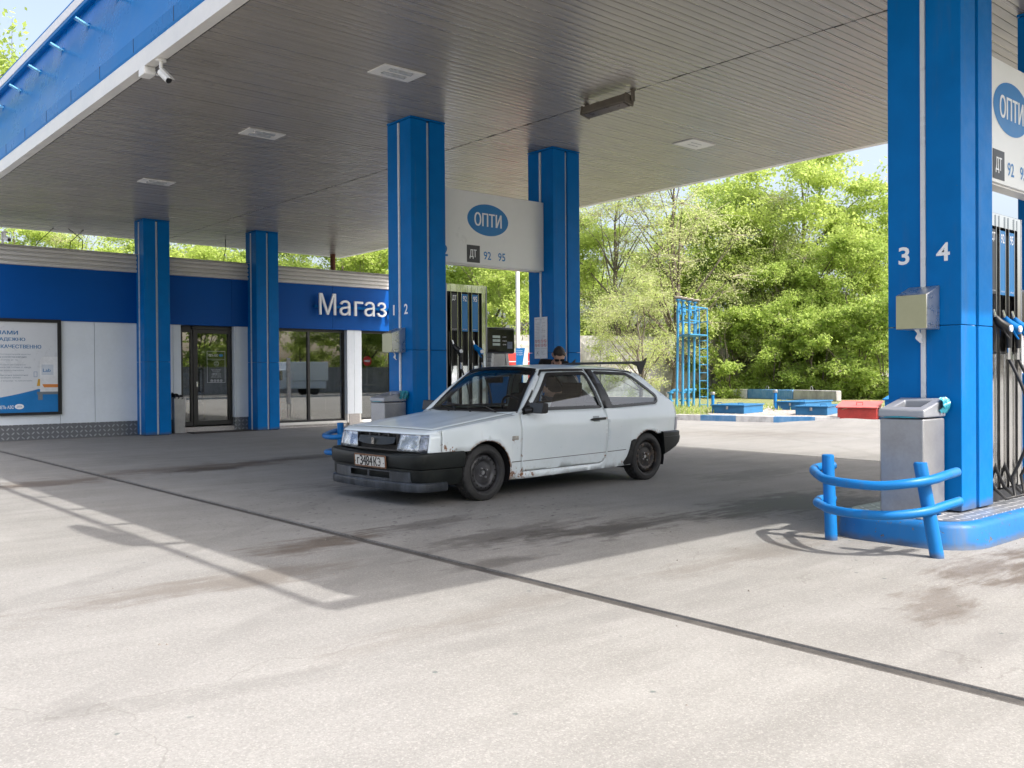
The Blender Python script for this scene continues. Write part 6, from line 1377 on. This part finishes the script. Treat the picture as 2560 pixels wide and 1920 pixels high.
for sx in (-1, 1):
    m = MB(); m.prism([(sx * .13 - .05, .20, 0.001), (sx * .13 + .05, .20, .001), (sx * .13 + .05, -.02, .001), (sx * .13, -.07, .001), (sx * .13 - .05, -.02, .001)], (0, 0, .09)); m.build("shoe", BLK, per, bevel=.025, seg=3)
    # hands: palm, four fingers, thumb, resting on an unseen edge
    bx, by, bz = sx * .20, -.29, 1.025
    hp = [(bx, by, bz, .030), (bx - sx * .01, by - .06, bz - .012, (.036, .018))]; he = [(0, 1)]
    for k in range(4):
        x0 = bx - sx * .01 + (k - 1.5) * .021; L_ = (.062, .074, .070, .056)[k if sx > 0 else 3 - k]; i0 = len(hp)
        hp += [(x0, by - .095, bz - .014, .0105), (x0 + (k - 1.5) * .002, by - .095 - L_ * .5, bz - .022, .0095), (x0 + (k - 1.5) * .003, by - .095 - L_ * .85, bz - .048, .0085)]; he += [(1, i0), (i0, i0 + 1), (i0 + 1, i0 + 2)]
    i0 = len(hp); hp += [(bx - sx * .042, by - .045, bz - .018, .012), (bx - sx * .058, by - .085, bz - .030, .010)]; he += [(0, i0), (i0, i0 + 1)]
    skin_mesh("hand", hp, he, SKIN, per, 1)
# head: sphere shaped by hand, tipped forward to look down
hc = Vector((.012, -.225, 1.490)); MT = Matrix.Translation(hc) @ Matrix.Rotation(R(47), 4, 'X') @ Matrix.Scale(1.06, 4)
def head_pt(th, ph, k=1.0, hairy=False):
    x, y, z = math.sin(ph) * math.cos(th), math.sin(ph) * math.sin(th), math.cos(ph)
    v = Vector((x * .076, y * .096, z * .116)); f = max(0, -y)            # f: facing front
    if z < -.1: v.x *= 1 - .32 * min(1, (-z - .1) * 1.1); v.y *= 1 - .12 * (-z) if y > 0 else 1
    if z < 0 and y > .2: v.y *= 1 - .25 * (-z)
    if f > .2 and not hairy:
        v.y -= .008 * math.exp(-((z - .28) / .12) ** 2)                          # brow
        v.y += .012 * math.exp(-(((abs(x) - .36) / .2) ** 2 + ((z - .06) / .13) ** 2))  # eye sockets
        v.y -= .026 * math.exp(-((x / .16) ** 2 + ((z + .20) / .13) ** 2)); v.y -= .010 * math.exp(-((x / .12) ** 2 + ((z - .02) / .15) ** 2))  # nose
        v.y -= .009 * math.exp(-((x / .30) ** 2 + ((z + .50) / .06) ** 2)); v.y -= .007 * math.exp(-((x / .30) ** 2 + ((z + .62) / .05) ** 2)); v.y += .006 * math.exp(-((x / .28) ** 2 + ((z + .56) / .025) ** 2))  # lips
        v.y -= .010 * math.exp(-((x / .3) ** 2 + ((z + .86) / .13) ** 2))  # chin
    return v * k
m = MB(); NTH, NPH = 48, 36; m.grid(lambda a, b: MT @ head_pt(a, b), [2 * math.pi * i / NTH for i in range(NTH + 1)], [.001 + (math.pi - .002) * i / NPH for i in range(NPH + 1)])
for sx in (-1, 1): m.add([], []); m.tube([MT @ Vector((sx * .074, .012, .025)), MT @ Vector((sx * .085, .020, .020)), MT @ Vector((sx * .084, .018, -.005)), MT @ Vector((sx * .076, .008, -.032))], [.008, .013, .012, .006], 8)
m.tube([MT @ Vector((0, .02, -.09)), Vector((0, -.11, 1.39))], [.055, .058], 14); hd = m.build("head", SKIN, per, smooth=60, weld=True)
m = MB(); rnd = random.Random(3)
def hair(a, b):
    y = math.sin(a); lim = 1.05 + .85 * max(0, y + .15) if y > -.15 else 1.05 - .12 * max(0, -y)
    if abs(math.cos(a)) > .75 and y <= .3: lim = max(lim, 1.30)
    ph = b * lim; k = 1.13 + .09 * math.exp(-(ph / .9) ** 2) * (1 + .3 * max(0, -y)) + .018 * math.sin(a * 23 + b * 9) * math.sin(b * 3) + rnd.uniform(-.008, .008)
    if b > .93: k = 1.02
    return MT @ (head_pt(a, max(.001, ph), k, True))
m.grid(hair, [2 * math.pi * i / 60 for i in range(61)], [i / 18 for i in range(19)]); m.build("hair", HAIR, hd, smooth=60, weld=.001)
m = MB()
for sx in (-1, 1):
    c = Vector((sx * .034, -.103, .010)); m.prism([MT @ (c + Vector((a * .031, abs(a * sx + .2) * 0 + .004 * abs(a), b * .021))) for a, b in ((-1, .7), (-.8, 1), (.8, 1), (1, .7), (.9, -.6), (.5, -1), (-.5, -1), (-.9, -.6))], (MT.to_3x3() @ Vector((0, .006, 0))))
    m.tube([MT @ Vector((sx * .064, -.100, .020)), MT @ Vector((sx * .080, -.05, .020)), MT @ Vector((sx * .080, .01, .014))], .003, 6)
m.tube([MT @ Vector((-.008, -.106, .020)), MT @ Vector((.008, -.106, .020))], .003, 6); m.build("sunglasses", BLK, hd, bevel=.002)

# ================================================================= TREES
def tree_mesh(seed, H, Rx, nclump, leaves, leaf, crown0=.22, spread=.42, twigs=True, lean=0., droop=.0, multi=1, flat=.45):
    """returns (trunk MB, crown MB): tapering limbs that reach every leaf clump"""
    rnd = random.Random(seed); tr = MB(); cr = MB(); tw = MB()
    clumps = []
    for k in range(nclump):
        for _ in range(30):
            u = rnd.random(); z = crown0 + (1 - crown0) * u; env = (math.sin(min(1, u * 1.25 + .12) * math.pi * .5) * (1 - max(0, u - .45) ** 2 * 2.3)); a = rnd.uniform(0, 6.283); rr = env * Rx * (rnd.random() ** .45)
            p = Vector((math.cos(a) * rr + lean * z * H, math.sin(a) * rr, z * H))
            if all((p - c).length > H * .075 for c in clumps): break
        clumps.append(p)
    stems = []
    for s_ in range(multi):
        a = rnd.uniform(0, 6.28); top = Vector((math.cos(a) * Rx * .30 * (multi > 1) + lean * H, math.sin(a) * Rx * .3 * (multi > 1), H * rnd.uniform(.72, .86))); base = Vector((math.cos(a) * .15 * (multi > 1), math.sin(a) * .15 * (multi > 1), -.1)); path = []; r0 = H * .019 / (multi ** .5)
        for i in range(9):
            t_ = i / 8; path.append(base.lerp(top, t_) + Vector((rnd.uniform(-1, 1), rnd.uniform(-1, 1), 0)) * H * .012 * (i > 0))
        rs = [max(.015, r0 * (1 - i / 8 * .86) * (1.35 if i == 0 else 1)) for i in range(9)]; tr.tube(path, rs, 8); stems.append((path, rs))
    for c in clumps:
        path, rs = min(stems, key=lambda s_: min((q_ - c).length for q_ in s_[0])); zi = max(.12 * H, c.z - (Vector((c.x, c.y, 0)).length * .9 + H * .05)); i = min(range(9), key=lambda k: abs(path[k].z - zi)); a = path[i]; r_ = max(.012, rs[i] * .42)
        mid = a.lerp(c, .55) + Vector((rnd.uniform(-1, 1), rnd.uniform(-1, 1), rnd.uniform(-.2, .8))) * H * .02; tr.tube([a, a.lerp(mid, .5) + Vector((0, 0, -H * .005)), mid, c], [r_, r_ * .75, r_ * .5, .01], 5, cap=False)
        R_ = H * spread * rnd.uniform(.16, .27); nl = int(leaves * rnd.uniform(.6, 1.3))
        ntw = 14
        for k in range(ntw):
            d = Vector((rnd.gauss(0, 1), rnd.gauss(0, 1), rnd.gauss(.05, flat))).normalized(); e = c + d * R_ * rnd.uniform(.7, 1.25) - ZU * droop * R_
            if twigs: tw.tube([c - d * .1, c.lerp(e, .5) + Vector((0, 0, .04 * R_)), e], [.011, .008, .004], 3, cap=False)
            for j in range(nl // ntw):
                t_ = rnd.random() ** .7; p = c.lerp(e, t_) + Vector((rnd.gauss(0, 1), rnd.gauss(0, 1), rnd.gauss(0, .8))) * R_ * .165; L_ = leaf * rnd.uniform(.6, 1.3); ax = Vector((rnd.gauss(0, 1), rnd.gauss(0, 1), rnd.gauss(-.25, .8))).normalized(); sdv = ax.cross(Vector((rnd.gauss(0, 1), rnd.gauss(0, 1), rnd.gauss(0, 1)))).normalized() * L_ * .30
                cr.v += [tuple(p), tuple(p + ax * L_ * .5 + sdv), tuple(p + ax * L_), tuple(p + ax * L_ * .5 - sdv)]; b = len(cr.v) - 4; cr.f.append((b, b + 1, b + 2, b + 3)); cr.mi.append(0)
    return tr, tw, cr
PROTO = {}
def proto(key, mt, *a, **k):
    tr, tw, cr = tree_mesh(*a, **k); root = bpy.data.objects.new("tree", None); C.objects.link(root)
    tr.build("trunk", BARK, root, smooth=60); 
    cr.add(tw.v, tw.f, 1); cr.build("crown", [mt, TWIG], root); PROTO[key] = root; return root
proto("lush", LEAF_A, 1, 12.0, 4.6, 46, 1050, .18, crown0=.10, spread=.46)
proto("deep", LEAF_B, 2, 10.0, 4.2, 44, 860, .18, crown0=.06, spread=.48)
proto("pale", LEAF_C, 3, 12.5, 3.8, 44, 400, .105, crown0=.15, spread=.46)
proto("young", LEAF_A, 4, 8.0, 3.0, 34, 720, .14, crown0=.05, spread=.5, multi=3)
proto("bush", LEAF_B, 5, 4.2, 2.4, 30, 420, .16, crown0=.02, spread=.62, multi=3)
proto("grey", LEAF_C, 6, 7.5, 3.2, 34, 460, .10, crown0=.04, spread=.55, multi=2)
used = set()
def tree(key, px, D, scale, rz, label, name="tree", pos=None, sz=1., group="trees around the station"):
    r = PROTO[key]
    if key in used: r = copy_tree(r)
    used.add(key); r.name = name; p = far(px, D) if pos is None else Vector(pos); r.location = p + ZU * (vz if pos is None else 0); r.rotation_euler = (0, 0, rz); r.scale = (scale, scale, scale * sz); tag(r, label, "bush" if name == "bush" else "tree", group); return r
T_ = [("lush", 2010, 45, 1.02, .3, "tallest bright green tree, standing left of the large blue pillar"), ("lush", 1860, 48, .93, 2.1, "bright green tree behind the ladder tower's right side"), ("lush", 2200, 46, .80, 4.0, "bright green tree partly hidden by the large blue pillar"),
      ("pale", 1690, 42, .98, 1.0, "sparse pale tree with bare branches rising behind the ladder tower"), ("pale", 1545, 43, .90, 2.6, "sparse pale tree above the car's tail"), ("pale", 1930, 45, .80, 5.0, "thin pale tree among the green ones right of the ladder tower"),
      ("deep", 1770, 47, .95, .5, "darker green tree filling the gap behind the ladder"), ("deep", 2120, 42.5, .72, 3.3, "dark green tree right behind the red box"), ("deep", 1960, 43, .62, 1.7, "low dark green tree behind the dark blue concrete slab"),
      ("young", 1470, 45, 1.10, .8, "light green many-stemmed tree beside the second pump pillar"), ("young", 2060, 44, .68, 2.2, "light green many-stemmed tree in front of the tall bright one"), ("young", 1640, 46, .95, 4.1, "light green many-stemmed tree between the two sparse pale trees"),
      ("grey", 1600, 38.0, .72, 1.2, "drooping pale green tree before the concrete fence above the car's tail"), ("grey", 1880, 43.5, .62, 3.0, "drooping pale green tree just right of the ladder"),
      ("deep", 1230, 44, .98, 2.9, "green tree seen between the two pump pillars, right of the pump"), ("lush", 1110, 50, .90, 5.2, "green tree seen above the fuel pump"), ("young", 1290, 40, .80, 1.1, "light green tree behind the slim white pole"), ("lush", 1370, 56, .95, .9, "green tree hidden behind the second pump pillar")]
for (k, px, D, s, rz, lb) in T_: tree(k, px, D, s, rz, lb)
B_ = [("bush", 1835, 42.1, .95, .4, "dark bush at the right foot of the ladder tower"), ("bush", 1930, 41.6, .9, 1.9, "dark bush behind the low concrete slabs, in the middle"), ("bush", 2040, 40.1, .85, 3.0, "dark bush behind the grey concrete slab"), ("bush", 2140, 39.1, .9, 4.4, "dark bush above the red box"), ("bush", 2225, 38.6, 1.0, 5.4, "dark bush at the left edge of the large blue pillar"), ("bush", 1740, 43.6, .9, 2.4, "dark bush behind the vent pipes"), ("bush", 1985, 43.6, 1.15, .1, "large dark bush behind the middle concrete slab")]
for (k, px, D, s, rz, lb) in B_: tree(k, px, D, s, rz, lb, "bush", group="bushes along the fence")
# behind the shop and beyond the left edge
S_ = [("lush", 40, 44, .80, 1.3, "green tree behind the shop roof at the far left"), ("pale", 190, 47, .86, 3.2, "sparse tree behind the shop roof between the black cables"), ("lush", 330, 46, .70, 4.6, "green tree behind the shop roof and the left shop pillar"), ("young", 470, 44, 1.02, 2.0, "green tree behind the shop roof between the shop pillars"), ("pale", 560, 48, .80, .6, "sparse pale tree behind the shop roof near the right shop pillar"),
      ("lush", 650, 47, .72, 3.6, "green tree behind the shop just right of the right shop pillar"), ("deep", 760, 46, .86, .9, "green tree behind the shop left of the rusty post"), ("lush", 860, 44, .70, 5.6, "green tree behind the rusty post"), ("young", 950, 42, .98, 1.5, "green tree behind the pillar numbered 1 and 2"), ("deep", 1030, 47, .96, 2.2, "green tree rising behind the price sign and pump")]
for (k, px, D, s, rz, lb) in S_: tree(k, px, D, s, rz, lb)
tree("lush", -205, 31, 1.18, 2.7, "tall leafy tree whose crown shows in the upper left corner of the picture")
tree("young", 2535, 44, .62, 2.0, "small tree whose tips show above the pump at the right edge")
# ================================================================= ACROSS THE STREET (seen only as reflections)
for i, (k, x, y, s, rz) in enumerate((("deep", -8, -34, 1.1, 1), ("lush", 1, -38, 1.0, 2), ("deep", 9, -36, 1.15, 3), ("lush", 17, -37, 1.0, 4), ("deep", 25, -35, 1.1, 5), ("lush", 34, -36, 1.0, .5), ("deep", 43, -30, 1.2, 1.5), ("lush", -18, -26, 1.1, 2.5), ("deep", 52, -22, 1.1, 3.5))):
    tree(k, 0, 0, s, rz, "street tree %s" % ("nearest the left end", "second from the left end", "third from the left end", "above the middle of the wall", "right of the middle", "sixth from the left end", "standing alone at the right", "far out to the left", "last one on the right")[i] + " behind the photographer", pos=(x, y, 0), group="street trees behind the photographer")
for i, (k, x, y, s, rz) in enumerate((("bush", -4, -31, 1.9, 1), ("young", 5, -32, 1.2, 2), ("bush", 13, -31, 2.0, 3), ("young", 21, -32, 1.2, 4), ("bush", 29, -31, 2.0, 5), ("young", 38, -31, 1.2, .5))):
    tree(k, 0, 0, s, rz, "leafy shrub %s against the wall behind the photographer" % ("first", "second", "third", "fourth", "fifth", "sixth")[i], "bush", pos=(x, y, 0), group="shrubs behind the photographer")
m = MB(); m.box(-20, 46, -28.2, -28, 0, 2.1); ww = empty("boundary_wall", (0, -28, 0), "long grey boundary wall across the street behind the photographer", "wall"); m.v = [tuple(Vector(v) - ww.location) for v in m.v]; m.build("wall", CONC, ww)
m = MB(); m.box(-20, 46, -26, -14.0, .002, .006); tag(m.build("road", mat("asphalt_road", (.06, .06, .062), .9, 0, .2, 2, bump=.3)), kind="structure")
m = MB(); m.box(-20, 46, -13.6, -11.0, .001, .08); tag(m.build("verge_grass", GRASSM), kind="structure"); m = MB(); m.box(-20, 46, -11.0, -10.8, .0, .13); tag(m.build("street_kerb", KERBW), kind="structure")
vn = empty("white_van", (29.5, -17, 0), "white pickup van on the street, reflected in the shop window", "van"); m = MB()
m.prism([(-2.6, -.95, .45), (-2.7, -.95, .85), (-2.2, -.95, 1.0), (-1.5, -.95, 1.75), (-.3, -.95, 1.8), (-.25, -.95, 1.0), (2.6, -.95, 1.0), (2.6, -.95, .45)], (0, 1.9, 0)); m.build("body", WHITE, vn, bevel=.06); m = MB(); m.box(-.2, 2.7, -1.0, 1.0, 1.0, 2.3); m.build("box", WHITE, vn, bevel=.03)
for sy in (.951, -.957):
    m = MB(); m.prism([(-2.05, sy, 1.05), (-1.45, sy, 1.65), (-.75, sy, 1.68), (-.75, sy, 1.05)], (0, .006, 0)); m.build("window", GLASS, vn)
for x in (-1.9, 1.7):
    for y in (-.9, .72): m = MB(); m.cyl((x, y, .36), (x, y + .18, .36), .36, 20); m.build("wheel", RUB, vn, smooth=40)

ns = empty("no_entry_sign", (31.6, -10, 0), "round red no entry sign across the street, reflected in the right shop window", "road sign"); m = MB(); m.cyl((0, 0, 0), (0, 0, 2.6), .03, 10); m.build("pole", STEELD, ns, smooth=40)
m = MB(); m.cyl((0, .035, 2.26), (0, .05, 2.26), .31, 32); m.build("disc", mat("sign_red", (.6, .02, .02), .35), ns, smooth=40); m = MB(); m.box(-.21, .21, .052, .056, 2.20, 2.32); m.build("white_bar", LETTER, ns)
